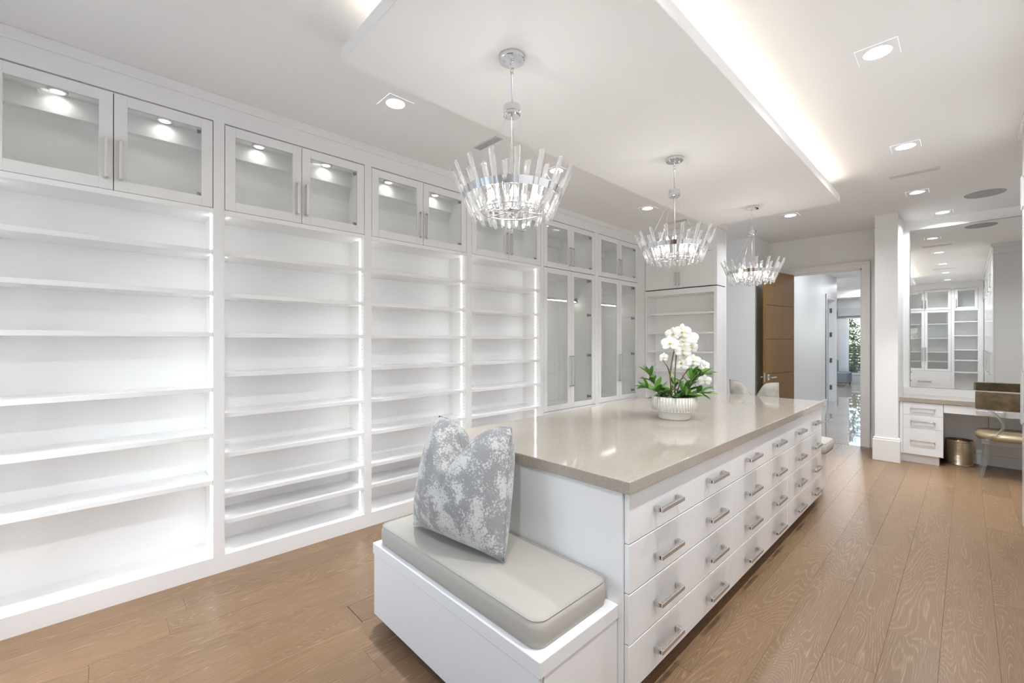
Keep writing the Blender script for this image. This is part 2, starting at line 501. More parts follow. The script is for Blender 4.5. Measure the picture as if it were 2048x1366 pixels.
# doorway wall
OX0, OX1, OZ = -1.868, -1.013, 2.475
bmw = bm_new()
box(bmw, -2.16, OX0, YW, YW+.12, 0, H); box(bmw, OX0, OX1, YW, YW+.12, OZ, H); box(bmw, OX1, -.70, YW, YW+.12, 0, H)
struct('wall_far', bmw, WALL, 'white end wall with the doorway to the corridor')
sbox('wall_niche', (-.70, 1.45, YM, YW+.12, 0, H), WALL, label='white wall behind the vanity mirror')
sbox('wall_pillar', (-.785, -.572, 6.955, YW, 0, H), WALL, label='white pier between the doorway and the vanity niche')
# baseboards
bmb = bm_new()
box(bmb, -.807, -.55, 6.93, 7.06, 0, .262, bev=.004); box(bmb, -.80, -.557, 6.938, 7.055, .262, .285, bev=.006)
struct('baseboard_pier', bmb, TRIM, 'tall white base block around the pier')
bmb = bm_new(); box(bmb, OX1+.095, -.785, YW-.018, YW, 0, .19, bev=.002); box(bmb, OX1+.095, -.785, YW-.014, YW, .19, .21, bev=.004)
struct('baseboard_far', bmb, TRIM)
bmb = bm_new(); box(bmb, -4.6, -2.142, 7.012, 7.03, 0, .21, bev=.003)
struct('baseboard_passage', bmb, TRIM)
# door casing (stepped profile)
def casing(name, x0, x1, z, y, out=-1, w=.095, mat=TRIM):
    bm = bm_new()
    for (a, b, d) in ((0, w, .014), (w*.62, w, .024), (w*.86, w, .032)):
        ys = sorted((y, y+out*d))
        box(bm, x1+a, x1+b, *ys, 0, z+b, bev=.0015)
        box(bm, x0-b, x0-a, *ys, 0, z+b, bev=.0015)
        box(bm, x0-a, x1+a, *ys, z+a, z+b, bev=.0015)
    return bm
struct('trim_doorway', casing('c', OX0, OX1, OZ, YW), TRIM, 'white stepped casing around the doorway')
bmj = bm_new(); box(bmj, OX0-.002, OX0+.016, YW, YW+.12, 0, OZ); box(bmj, OX1-.016, OX1+.002, YW, YW+.12, 0, OZ); box(bmj, OX0, OX1, YW, YW+.12, OZ-.016, OZ+.002)
struct('trim_door_jamb', bmj, TRIM)

# ---- crown and frieze over the cabinets
bmf = bm_new()
box(bmf, -3.62, XF, -.99, YB-.001, 2.835, H); box(bmf, -3.6, XF+.014, -.99, YB+.0, 2.94, H-.001, bev=.002)
struct('trim_1', bmf, LAC, 'white frieze and crown over the long cabinet wall')
bmf = bm_new()
box(bmf, XF, -2.23, YB, 6.09, 2.65, 2.93); box(bmf, XF+.014, -2.20, YB-.03, 6.09, 2.93, H-.001, bev=.004)
struct('trim_2', bmf, LAC, 'white frieze and crown over the short bookcase')

# ------------------------------------------------------------------ shared hardware
def pull_mesh(L, proj=.034, w=.011, mat=NICKEL, knurl=True):
    key = ('pull', L, proj, w, mat.name)
    if key not in CACHE:
        bm = bm_new()
        box(bm, proj-w, proj, -L/2, L/2, -w*.6, w*.6, bev=.0012)
        for s in (-1, 1):
            y = s*(L/2-w/2)
            box(bm, 0, proj-w*.5, y-w/2, y+w/2, -w*.6, w*.6, bev=.001)
            if knurl:
                for k in range(5):
                    xx = .004 + k*(proj-w-.006)/5
                    box(bm, xx, xx+.003, y-w*.62, y+w*.62, -w*.72, w*.72)
        if knurl:
            nn = int(L/.012)
            for k in range(nn):
                yy = -L/2+w+(k+.25)*(L-2*w)/nn
                box(bm, proj-w*.8, proj-w*.25, yy, yy+.006, w*.55, w*.72)
        CACHE[key] = finish('handle', bm, mat)
    return CACHE[key]
# local frame of every cabinet: +x out of the face, y along it, z up
def handle_v(parent, y, z, L=.215, x=0., proj=.034, mat=NICKEL, label=None):
    return put('handle', pull_mesh(L, proj, .011, mat), parent, (x, y, z), (R90, 0, 0))
def handle_h(parent, y, z, L=.215, x=0., proj=.036, w=.014):
    return put('handle', pull_mesh(L, proj, w), parent, (x, y, z))
def frame_door(parent, y0, y1, z0, z1, glass=True, fw=.057, rail=.06, th=.021, hinge=0, hpos=None, handle=None, lac=LAC):
    d_key = ('door', round(y1-y0, 4), round(z1-z0, 4), glass)
    w, h = y1-y0, z1-z0
    if d_key not in CACHE:
        bm = bm_new()
        if glass:
            box(bm, -th, 0, 0, fw, 0, h, bev=.0012); box(bm, -th, 0, w-fw, w, 0, h, bev=.0012)
            box(bm, -th, 0, fw, w-fw, 0, rail, bev=.0012); box(bm, -th, 0, fw, w-fw, h-rail, h, bev=.0012)
        else:
            box(bm, -th, 0, 0, w, 0, h, bev=.0015)
        CACHE[d_key] = finish('door', bm, lac)
    d = put('door', CACHE[d_key], parent, (0, y0, z0))
    if glass:
        bx('glass_pane', (-.0125, -.0085, fw-.006, w-fw+.006, rail-.006, h-rail+.006), PANE, d)
    if hinge:
        ys = w-.028 if hinge > 0 else .028
        for hz in (hpos or (.075, h-.075)):
            bm_k = ('hinge', hinge)
            if bm_k not in CACHE:
                bm = bm_new()
                box(bm, -.050, -.022, -.02, .02, -.013, .013, bev=.002); lathe(bm, [(.012, -.016), (.014, 0), (.012, .016)], 10, (-.05, -hinge*.026, 0))
                box(bm, -.055, -.048, -hinge*.035-.008, -hinge*.035+.008, -.02, .02, bev=.001)
                CACHE[bm_k] = finish('hinge', bm, HINGE)
            ho = put('hinge', CACHE[bm_k], d, (0, ys-hinge*.022, hz))
            if hpos is None: ho.scale = (.6, .6, .6)
    if handle:
        for (hy, hz, L) in (handle,):
            handle_v(d, hy-y0, hz-z0, L)
    return d
def puck(parent, x, y, z):
    k = 'puck_ring'
    if k not in CACHE:
        bm = bm_new(); lathe(bm, [(.026, 0), (.040, -.002), (.041, -.006), (.029, -.010), (.024, -.006), (.024, -.003)], 24)
        CACHE[k] = finish('puck_light', bm, CHROME, True)
        bm = bm_new(); lathe(bm, [(.0, -.0095), (.018, -.0105), (.027, -.0085), (.027, -.006), (0, -.004)], 20)
        CACHE['puck_lens'] = finish('lens', bm, PUCK, True)
    r = put('puck_light', CACHE[k], parent, (x, y, z))
    put('lens', CACHE['puck_lens'], r)
    ld = bpy.data.lights.get('puck') or bpy.data.lights.new('puck', 'AREA')
    ld.shape = 'DISK'; ld.size = .045; ld.energy = P_PUCK; ld.color = (1, .985, .95); ld.spread = math.radians(150)
    put('lamp', ld, r, (0, 0, -.013))
SH_STD = (2.03, 1.765, 1.508, 1.256, .999, .743, .487, .320)
SH_1 = (2.03, 1.772, 1.512, 1.166, .880, .586)
def cabinet(kind, y0, y1, label, group, loc, rz, stile=.056, pre=0., shelves=SH_STD, depth=.285, upper=True, leds=True, zt=2.83, zb=2.29, base_h=.105,
            single=False, low_z=.665, drawers=1, shelf_in=None, pucks=True):
    """one bay: kind 'open' (shelves) or 'closet' (tall glass doors)"""
    W = y1-y0
    c, s = math.cos(rz), math.sin(rz)
    root = thing('shelving_cabinet' if kind == 'open' else 'wardrobe_cabinet', label, 'cabinet', (loc[0]-s*y0, loc[1]+c*y0, 0), rz, group)
    t = .018
    D = depth
    # carcass
    bx('plinth', (-.02, 0, -pre, W+stile, 0, base_h), LAC, root)
    bx('stile', (-.0213, 0, W, W+stile, base_h, zt+.005), LAC, root)
    if pre > 0: bx('stile', (-.022, 0, -pre, 0, base_h, zt+.005), LAC, root)
    for ya_, yb_ in ((0., .006), (W, W+t)):
        bx('side_panel', (-D, -.022, ya_, yb_, base_h-.02, zt), PEG if kind == 'open' else LACI, root)
    bx('back_panel', (-D-.012, -D, 0, W+t, base_h-.02, zt), LACI, root)
    bx('bottom_panel', (-D, -.0205, 0, W, base_h-.02, base_h), LAC, root)
    bx('top_panel', (-D, -.023, 0, W, zt-.003, zt+.012), LACI, root)
    if kind == 'open':
        bx('deck', (-D, -.003, 0, W, zb-.032, zb-.003), LACI, root)
        for z in shelves:
            bx('shelf', (-D, -.012, .001, W-.001, -.028, 0), LAC, root, bev=.0012, loc=(0, 0, z))
        if leds:
            for yy, sg in ((.006, 1), (W, -1)):
                e = sorted((yy, yy+sg*.004))
                bx('led_strip', (-.088, -.079, e[0], e[1], base_h+.002, zb-.035), LEDW, root, label='lit vertical tape light')
    else:
        bx('deck', (-D, -.024, 0, W, zb-.02, zb), LACI, root)
        bx('deck', (-D, -.024, 0, W, low_z-.02, low_z), LACI, root)
        if shelf_in:
            for z in shelf_in: bx('shelf', (-D, -.06, .001, W-.001, -.022, 0), LAC, root, loc=(0, 0, z))
        else:
            bm = bm_new(); tube(bm, [(-D*.5, 0.004, 1.985), (-D*.5, W-.004, 1.985)], .014, 12)
            rod = obj('hanging_rod', bm, CHROME, root, smooth=True)
            bx('led_strip', (-D*.5-.007, -D*.5+.007, .02, W-.02, 1.966, 1.971), LEDR, rod, label='lit tape under the rod')
            bm = bm_new()
            for yy in (.001, W-.013): box(bm, -D*.5-.02, -D*.5+.02, yy, yy+.012, 1.955, 2.02, bev=.003)
            obj('rod_socket', bm, HINGE, rod)
    # black strips added behind the door edges as the shade in the gaps
    def gap_shade(z0, z1, bottom):
        bx('gap_shade_strip', (-.0255, -.0215, 0, .008, z0, z1), DARK, root); bx('gap_shade_strip', (-.0255, -.0215, W-.008, W, z0, z1), DARK, root)
        bx('gap_shade_strip', (-.0255, -.0215, .008, W-.008, z1-.008, z1), DARK, root)
        if not single: bx('gap_shade_strip', (-.0255, -.0215, W/2-.006, W/2+.006, z0+.001, z1-.008), DARK, root)
        if bottom: bx('gap_shade_strip', (-.0255, -.0215, .008, W-.008, z0, z0+.008), DARK, root)
    gap_shade(zb, zt-.001, kind == 'closet')
    if kind == 'closet': gap_shade(low_z, zb-.0005, True)
    # upper glass doors
    g = .0036
    bx('cleat', (-D, -D+.05, 0, W, 2.715, zt-.004), LACI, root)
    nd = 1 if single else 2
    if single:
        frame_door(root, g, W-g, zb+(.0 if kind == 'open' else .004), zt-g, True, handle=(W-.032 if rz else .032, 2.455, .215), hinge=1)
    else:
        frame_door(root, g, W/2-g/2, zb+(.0 if kind == 'open' else .004), zt-g, True, handle=(W/2-.030, 2.455, .215))
        frame_door(root, W/2+g/2, W-g, zb+(.0 if kind == 'open' else .004), zt-g, True, handle=(W/2+.030, 2.455, .215), hinge=1)
    if pucks:
        for yy in ((W*.26, W*.76) if not single else (W*.5,)):
            puck(root, -min(.19, D*.66), yy, zt-.003)
    if kind == 'closet':
        z0, z1 = low_z+.003, zb-.003
        hp = (.10, (z1-z0)*.38, (z1-z0)*.69, z1-z0-.075)
        if single:
            pass
        frame_door(root, g, W/2-g/2, z0, z1, True, handle=(W/2-.026, 1.105, .36))
        frame_door(root, W/2+g/2, W-g, z0, z1, True, handle=(W/2+.026, 1.105, .36), hinge=1, hpos=hp)
        dz = (low_z-base_h)/drawers
        for k in range(drawers):
            bm = ('drawer', round(W, 4), round(dz, 4))
            if bm not in CACHE: CACHE[bm] = finish('drawer', box(bm_new(), -.021, 0, g, W-g, .0015, dz-.003, bev=.0015), LAC)
            d = put('drawer', CACHE[bm], root, (0, 0, base_h+k*dz))
            handle_h(d, W/2, dz*.5, .26)
    return root
GL = 'built-in cabinets of the long wall'
LW = (XF, 0)
cabinet('open', -.385, .535, 'wide white shelving cabinet nearest the camera with seven tall compartments and lit edges', GL, LW, 0, stile=.0585, pre=.058, shelves=SH_1)
cabinet('open', .5935, 1.522, 'white shelving cabinet second from the camera, beside the fabric bench', GL, LW, 0, stile=.056)
cabinet('open', 1.578, 2.526, 'white shelving cabinet third from the camera, partly behind the grey pillow', GL, LW, 0, stile=.058)
cabinet('open', 2.584, 3.556, 'white shelving cabinet next to the glass wardrobes, behind the nearest chandelier', GL, LW, 0, stile=.046)
cabinet('closet', 3.602, 4.567, 'glass-door wardrobe cabinet adjoining the open shelving', GL, LW, 0, stile=.075, depth=.60, drawers=2)
cabinet('closet', 4.642, 5.608, 'glass-door wardrobe cabinet in the corner next to the short bookcase', GL, LW, 0, stile=.19, depth=.60, drawers=2)
sbox('trim_3', (XF-.022, XF, -.94, -.443, 0, 2.835), LAC, label='white corner filler of the cabinet wall')
# strip behind the shallow bays
# ---- cabinets behind the camera (seen in the mirror)
GB = 'cabinets on the wall behind the camera'
BW = (0, YK)
cabinet('closet', .28, 1.30, 'glass-door cabinet with shelves reflected in the vanity mirror', GB, BW, R90, stile=.056, depth=.45, shelf_in=(1.93, 1.55, 1.18, .93), leds=False, pucks=False)
cabinet('open', -.20, .224, 'narrow open shelf cabinet reflected in the vanity mirror', GB, BW, R90, stile=.056, pre=.09, depth=.45, shelves=(1.98, 1.62, 1.25, .98, .67), leds=False, single=True, pucks=False)
sbox('trim_4', (-1.36, XR, YK-.3, YK-.0, 2.835, H), LAC, label='white frieze over the cabinets behind the camera')
# ---- tall cabinets beside the camera
def tall_cabinet(y0, y1, label):
    W = y1-y0
    root = thing('tall_cabinet', label, 'cabinet', (XR, y1, 0), PI, 'tall solid-door cabinets beside the camera')
    bx('carcass', (-.60, -.022, 0, W, 0, 2.83), LAC, root)
    bx('plinth', (-.022, -.01, 0, W, 0, .105), LAC, root)
    g = .002
    for a, b, hs in ((g, W/2-g/2, -1), (W/2+g/2, W-g, 1)):
        hy = W/2+hs*.03
        frame_door(root, a, b, .108, 2.296, False, handle=(hy, 1.08, .36))
        frame_door(root, a, b, 2.30, 2.826, False, handle=(hy, 2.455, .215))
for i, nm in enumerate(('next to the vanity niche', 'second from the vanity niche', 'third from the vanity niche', 'fourth from the vanity niche', 'fifth from the vanity niche')):
    tall_cabinet(4.98-(i+1)*.95, 4.98-i*.95, 'tall white cabinet with flat doors, '+nm)
bmf = bm_new(); box(bmf, XR, .9, .23, 4.98, 2.832, H); box(bmf, XR-.02, .9, .23, 5.0, 2.94, H-.001)
struct('trim_5', bmf, LAC, 'white frieze over the tall cabinets')
sbox('wall_side', (.89, 1.45, -1.6, 4.97, 0, H), WALL)

# ------------------------------------------------------------------ short bookcase
def bookcase():
    X0, X1 = XF+.003, -2.23
    W = X1-X0
    root = thing('bookcase', 'short white bookcase with solid upper doors standing between the glass wardrobes and the oak door', 'bookcase', (X0, YB, 0), -R90)
    # local: +x -> -Y, y -> +X
    D = .285
    zl = 2.178
    for a, b in ((0, .026), (W-.040, W)):
        bx('stile', (-.022, 0, a, b, 0, zl), LAC, root)
    bx('side_panel', (-D, -.022, .0, .018, 0, zl), LACI, root); bx('side_panel', (-D, -.022, W-.018, W, 0, zl), LAC, root)
    bx('top_rail', (-.022, 0, .026, W-.04, 2.103, zl), LAC, root)
    bx('top_panel', (-D, -.022, .018, W-.018, 2.103, zl), LACI, root)
    bx('plinth', (-.022, 0, .026, W-.04, 0, .105), LAC, root)
    bx('back_panel', (-D, -D+.012, .018, W-.018, 0, 2.103), LACI, root)
    for z in (1.853, 1.585, 1.325, 1.055, .83, .58, .34, .105):
        bx('shelf', (-D+.012, -.016, .018, W-.018, -.024, 0), LAC, root, loc=(0, 0, z))
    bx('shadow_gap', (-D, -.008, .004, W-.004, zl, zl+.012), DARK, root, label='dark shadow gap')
    bx('upper_box', (-D, -.022, 0, W, zl+.012, 2.65), LAC, root)
    bx('end_post', (-.022, 0, W-.052, W, zl+.012, 2.65), LAC, root)
    bx('end_post', (-.022, 0, 0, .008, zl+.012, 2.65), LAC, root)
    m = (W-.052+.008)/2
    frame_door(root, .010, m-.001, zl+.016, 2.643, False, handle=(m-.026, 2.318, .175))
    frame_door(root, m+.001, W-.054, zl+.016, 2.643, False, handle=(m+.026, 2.318, .175))
bookcase()
sbox('wall_bookcase_back', (-3.9, -2.232, 6.086, 6.12, 0, H), WALL)

# ------------------------------------------------------------------ oak door, open
def oak_door():
    hx, hy = OX0+.004, YW-.02
    ex, ey = -2.005, 6.862
    ang = math.atan2(ey-hy, ex-hx)
    L = math.hypot(ex-hx, ey-hy)
    root = bpy.data.objects.new('door_1', None); COL.objects.link(root)
    root['kind'] = 'structure'; root['label'] = 'open oak door with three horizontal grooves and a chrome lever'
    root.location = (hx, hy, 0); root.rotation_euler = (0, 0, ang)
    T = .045                                    # local +y = the face seen from the room
    zs = (.012, .508, .997, 1.488, 1.975, 2.465)
    bx('door_core', (0, L, .004, T-.004, .012, 2.465), DOORW, root)
    for a, b in zip(zs, zs[1:]):
        bx('door_panel', (0, L, T-.0045, T, a+.004, b-.004), DOORW, root, bev=.001)
        bx('door_panel', (0, L, 0, .0045, a+.004, b-.004), DOORW, root, bev=.001)
    for z in zs[1:-1]:
        bx('groove_inlay', (.001, L-.001, .0035, T-.0035, z-.004, z+.004), DARK, root, label='dark groove')
    for sgn, yy in ((1, T), (-1, 0)):
        bm = bm_new()
        box(bm, L-.085, L-.035, yy-.004 if sgn > 0 else yy-.006, yy+.006 if sgn > 0 else yy+.004, .90, .99, bev=.003)
        tube(bm, [(L-.06, yy, .945), (L-.06, yy+sgn*.05, .945)], .009, 10)
        box(bm, L-.19, L-.05, *sorted((yy+sgn*.042, yy+sgn*.056)), .936, .954, bev=.003)
        obj('lever_handle', bm, CHROME, root)
    bx('latch_plate', (L-.001, L+.001, .012, .033, .88, 1.01), CHROME, root)
oak_door()

# ------------------------------------------------------------------ corridor and the room beyond
FY = 19.4
cf = sbox('floor_corridor', (-4.6, 2.6, 7.655, FY+.1, -.06, -.012), DARK, label='polished marble tile floor of the corridor')
TS = .90
def tiles():
    x0 = -1.775-3*TS
    y0 = 7.655
    for i in range(6):
        for j in range(13):
            xa, ya = x0+i*TS, y0+j*TS
            if ya < 13.0 and (xa+TS < -2.3 or xa > -.2): continue
            k = ('tile', TS)
            if k not in CACHE: CACHE[k] = finish('tile', box(bm_new(), .001, TS-.001, .001, TS-.001, -.014, 0, bev=.0015), TILE)
            put('tile', CACHE[k], cf, (xa, ya, 0))
tiles()
CW = -2.2
bmw = bm_new()
DY0, DY1, DZ = 11.98, 12.86, 2.44
box(bmw, CW-.12, CW, YW+.12, DY0, 0, H); box(bmw, CW-.12, CW, DY0, DY1, DZ, H); box(bmw, CW-.12, CW, DY1, 13.12, 0, H); box(bmw, -4.6, CW-.12, 13.0, 13.12, 0, H)
struct('wall_corridor', bmw, CORR, 'pale satin corridor wall beyond the doorway')
sbox('wall_corridor_right', (-.25, -.15, YW+.12, 13.12, 0, H), CORR)
sbox('wall_side_room', (-4.6, CW-.12, 11.2, 11.3, 0, H), pbr('taupe_paint', (.36, .33, .31), .8))
sbox('wall_beyond_left_a', (-3.45, -3.25, 13.12, 18.35, 0, H), CORR)
sbox('wall_beyond_right', (2.4, 2.5, 13.12, FY, 0, H), CORR)
sbox('wall_beyond_near', (-.15, 2.5, 13.0, 13.12, 0, H), CORR)
sbox('ceiling_corridor', (-4.7, 2.6, YW+.12, FY+.2, H, H+.06), CEIL)
bmb = bm_new(); box(bmb, CW, CW+.016, YW+.12, DY0-.09, 0, .16, bev=.003); struct('baseboard_corridor', bmb, TRIM)
bmb = bm_new()
for a, b, d in ((0, .09, .014), (.06, .09, .024)):
    box(bmb, CW, CW+d, DY0-b, DY0-a, 0, DZ+b, bev=.001); box(bmb, CW, CW+d, DY1+a, DY1+b, 0, DZ+b, bev=.001); box(bmb, CW, CW+d, DY0-a, DY1+a, DZ+a, DZ+b, bev=.001)
box(bmb, CW-.12, CW, DY1-.016, DY1+.002, 0, DZ); box(bmb, CW-.12, CW, DY0-.002, DY0+.016, 0, DZ); box(bmb, CW-.12, CW, DY0, DY1, DZ-.016, DZ+.002)
tr = struct('trim_corridor_door', bmb, TRIM, 'white casing of the doorway along the corridor')
for z in (.35, 1.0, 1.62, 2.2):
    bx('hinge', (CW-.095, CW-.05, DY1-.024, DY1-.014, z-.055, z+.055), HINGE, tr)
# far wall with window
WX0, WX1, WZ0, WZ1 = -2.98, .9, .28, 2.33
bmw = bm_new()
box(bmw, -3.45, WX0, FY, FY+.15, 0, H); box(bmw, WX1, 2.5, FY, FY+.15, 0, H); box(bmw, WX0, WX1, FY, FY+.15, 0, WZ0); box(bmw, WX0, WX1, FY, FY+.15, WZ1, H)
struct('wall_beyond_far', bmw, CORR)
def window(name, loc, rz, W, z0, z1, label, cols, blinds=True):
    root = bpy.data.objects.new(name, None); COL.objects.link(root); root['kind'] = 'structure'; root['label'] = label
    root.location = loc; root.rotation_euler = (0, 0, rz)
    f = .07
    cw = W/cols
    for i in range(cols):
        a = i*cw
        bm = bm_new()
        box(bm, a, a+f, -.05, .05, z0, z1, bev=.003); box(bm, a+cw-f, a+cw, -.05, .05, z0, z1, bev=.003)
        box(bm, a+f, a+cw-f, -.05, .05, z0, z0+f); box(bm, a+f, a+cw-f, -.05, .05, z1-f, z1)
        zt = z0+(z1-z0)*.765
        box(bm, a+f, a+cw-f, -.05, .05, zt, zt+.06)
        fr = obj('window_frame', bm, TRIM, root)
        bx('pane', (a+f, a+cw-f, .0, .004, z0+f, zt), WPANE, fr); bx('pane', (a+f, a+cw-f, .0, .004, zt+.06, z1-f), WPANE, fr)
        bm = bm_new(); box(bm, a+cw/2-.008, a+cw/2+.008, -.03, .0, z0+f, zt); box(bm, a+cw/2-.008, a+cw/2+.008, -.03, 0, zt+.06, z1-f)
        obj('muntin', bm, HINGE, fr)
        n = 22 if blinds else 0
        for k in range(n):
            z = z0+f+(k+.5)*(z1-z0-2*f)/n
            bx('blind_slat', (a+f+.005, a+cw-f-.005, -.045, -.012, -.004, .004), HINGE, fr, loc=(0, 0, z))
window('window_1', (WX0, FY+.03, 0), 0, WX1-WX0, WZ0, WZ1, 'bright garden window with thin blind slats at the end of the corridor', 4)
window('window_3', (BWX0, -1.06, 0), 0, BWX1-BWX0, BWZ0, BWZ1, 'tall daylight window behind the camera', 2, False)
window('window_2', (-3.35, 18.45, 0), R90, .85, .45, WZ1, 'narrow side window beside the garden window', 1)
bmw = bm_new(); box(bmw, -3.45, -3.25, 18.35, FY, 0, .45); box(bmw, -3.45, -3.25, 18.35, FY, WZ1, H); box(bmw, -3.45, -3.25, 19.3, FY, .45, WZ1)
struct('wall_beyond_left_b', bmw, CORR)
vb = bx('fabric_valance', (-3.2, 2.3, FY-.14, FY-.03, 2.36, 2.62), SHADE); tag(vb, 'grey fabric valance above the garden window', 'valance')
bmw = bm_new(); box(bmw, -3.25, 2.4, 16.3, 16.9, 2.78, H); struct('ceiling_beam', bmw, CEIL, 'low white ceiling beam in the room beyond')
def bench_seat():
    r = thing('garden_bench', 'slate grey upholstered seat by the garden window', 'seat', (-2.98, 18.4, 0))
    bx('seat_base', (-.25, .25, -.4, .4, .06, .42), BLUEG, r, bev=.03); bx('backrest', (-.25, -.12, -.4, .4, .40, .82), BLUEG, r, bev=.03)
    for a in (-.2, .2):
        for b in (-.34, .34): bx('leg', (a-.02, a+.02, b-.02, b+.02, 0, .07), HINGE, r)
bench_seat()
# garden: clumps of leaves behind the window
def garden():
    rnd = random.Random(3)
    for gi, (cx, cy, h, w, lab) in enumerate(((-3.4, 21.2, 2.3, .75, 'sunlit green shrub outside the garden window'), (-1.75, 21.4, 2.1, .75, 'lower green shrub outside, further along the garden window'), (.0, 21.4, 2.2, .85, 'broad green shrub outside, at the far end of the garden window'), (-5.2, 20.2, 2.2, 1.0, 'green shrub outside the narrow side window'))):
        r = thing('garden_shrub', lab, 'shrub', (cx, cy, 0), 0, 'shrubs in the garden')
        bm = bm_new()
        for k in range(2600):
            th = rnd.uniform(0, 2*PI); z = rnd.random()
            rr = w*(.55+.45*math.sin(z*PI))*rnd.uniform(.5, 1.05)
            c = Vector((rr*math.cos(th), rr*math.sin(th)*.7, .15+z*h))
            d = Vector((rnd.gauss(0, 1), rnd.gauss(0, 1), rnd.gauss(0, .7))).normalized()
            e = d.cross(Vector((rnd.gauss(0, 1), rnd.gauss(0, 1), rnd.gauss(0, 1)))).normalized()
            L = rnd.uniform(.04, .08)
            vs = [bm.verts.new(c-d*L), bm.verts.new(c+e*L*.45), bm.verts.new(c+d*L), bm.verts.new(c-e*L*.45)]
            bm.faces.new(vs)
        f = obj('foliage', bm, HEDGE, r); f['kind'] = 'stuff'
        bm = bm_new(); tube(bm, [(0, 0, 0), (.02, 0, .6), (-.03, .02, h*.7)], [.04, .03, .015], 8); obj('trunk', bm, STEM, r)
garden()
g = sbox('ground_garden', (-14, 12, -20, 40, -.20, -.10), pbr('garden_paving', (.55, .53, .5), .9), label='pale garden ground outside')
fc = thing('garden_fence', 'dark slatted timber fence behind the garden shrubs', 'fence', (-9, 23.2, 0))
for k in range(11): bx('fence_board', (0, 17, -.015, .015, 0, .10), STEM, fc, loc=(0, 0, -.05+k*.125))
for k in range(7): bx('fence_post', (-.05, .05, .015, .1, -.05, 1.35), STEM, fc, loc=(k*2.8+.1, 0, 0))

# ------------------------------------------------------------------ island
IX0, IX1, IY0, IY1 = -2.105, -.905, 1.50, 4.725
IZ0, IZ1 = .082, .870
ct = obj('island_countertop', box(bm_new(), -.6205, .6205, -1.624, 1.624, 0, .05, bev=.003, seg=2), QUARTZ, None, (-1.5055, 3.09, .870))
tag(ct, 'long polished beige quartz countertop of the island', 'countertop')
cuts = (1.493, 2.570, 3.654, 4.725)
ROWS = (.082, .272, .471, .665, .866)
for i, nm in enumerate(('nearest the camera, beside the grey pillow bench', 'in the middle of the island', 'farthest from the camera, next to the doorway end')):
    a, b = cuts[i], cuts[i+1]
    W = b-a
    r = thing('drawer_cabinet', 'white island cabinet of four drawers, '+nm, 'cabinet', (IX1, a, 0), 0, 'island drawer cabinets')
    ya, yb = (.012 if i == 0 else 0.), (W-.012 if i == 2 else W)
    bx('carcass', (-1.165, -.022, ya, yb, IZ0, IZ1), LAC, r)
    bx('toe_kick', (-1.08, -.16, .10 if i == 0 else 0, W-.12 if i == 2 else W, 0, IZ0), LAC, r)
    for k in range(4):
        z0, z1 = ROWS[k], ROWS[k+1]
        dk = ('idrawer', round(W, 3), round(z1-z0, 3))
        if dk not in CACHE: CACHE[dk] = finish('drawer', box(bm_new(), -.021, 0, .0018, W-.0018, .0018, z1-z0-.0018, bev=.0022), LAC)
        d = put('drawer', CACHE[dk], r, (0, 0, z0))
        for hy in (W*.277, W*.765):
            handle_h(d, hy, (z1-z0)*.46, .205, 0, .040, .015)
    if i == 0: bx('end_panel', (-1.187, -.023, -.009, .010, .06-.0, .869), LAC, r)
    if i == 2: bx('end_panel', (-1.187, -.023, W-.010, W+.010, .06, .869), LAC, r)
    for k in range(2):
        bx('side_door', (-1.188, -1.166, .002 if k == 0 else W/2+.001, W/2-.001 if k == 0 else W-.002, IZ0+.002, IZ1-.004), LAC, r, bev=.0015)
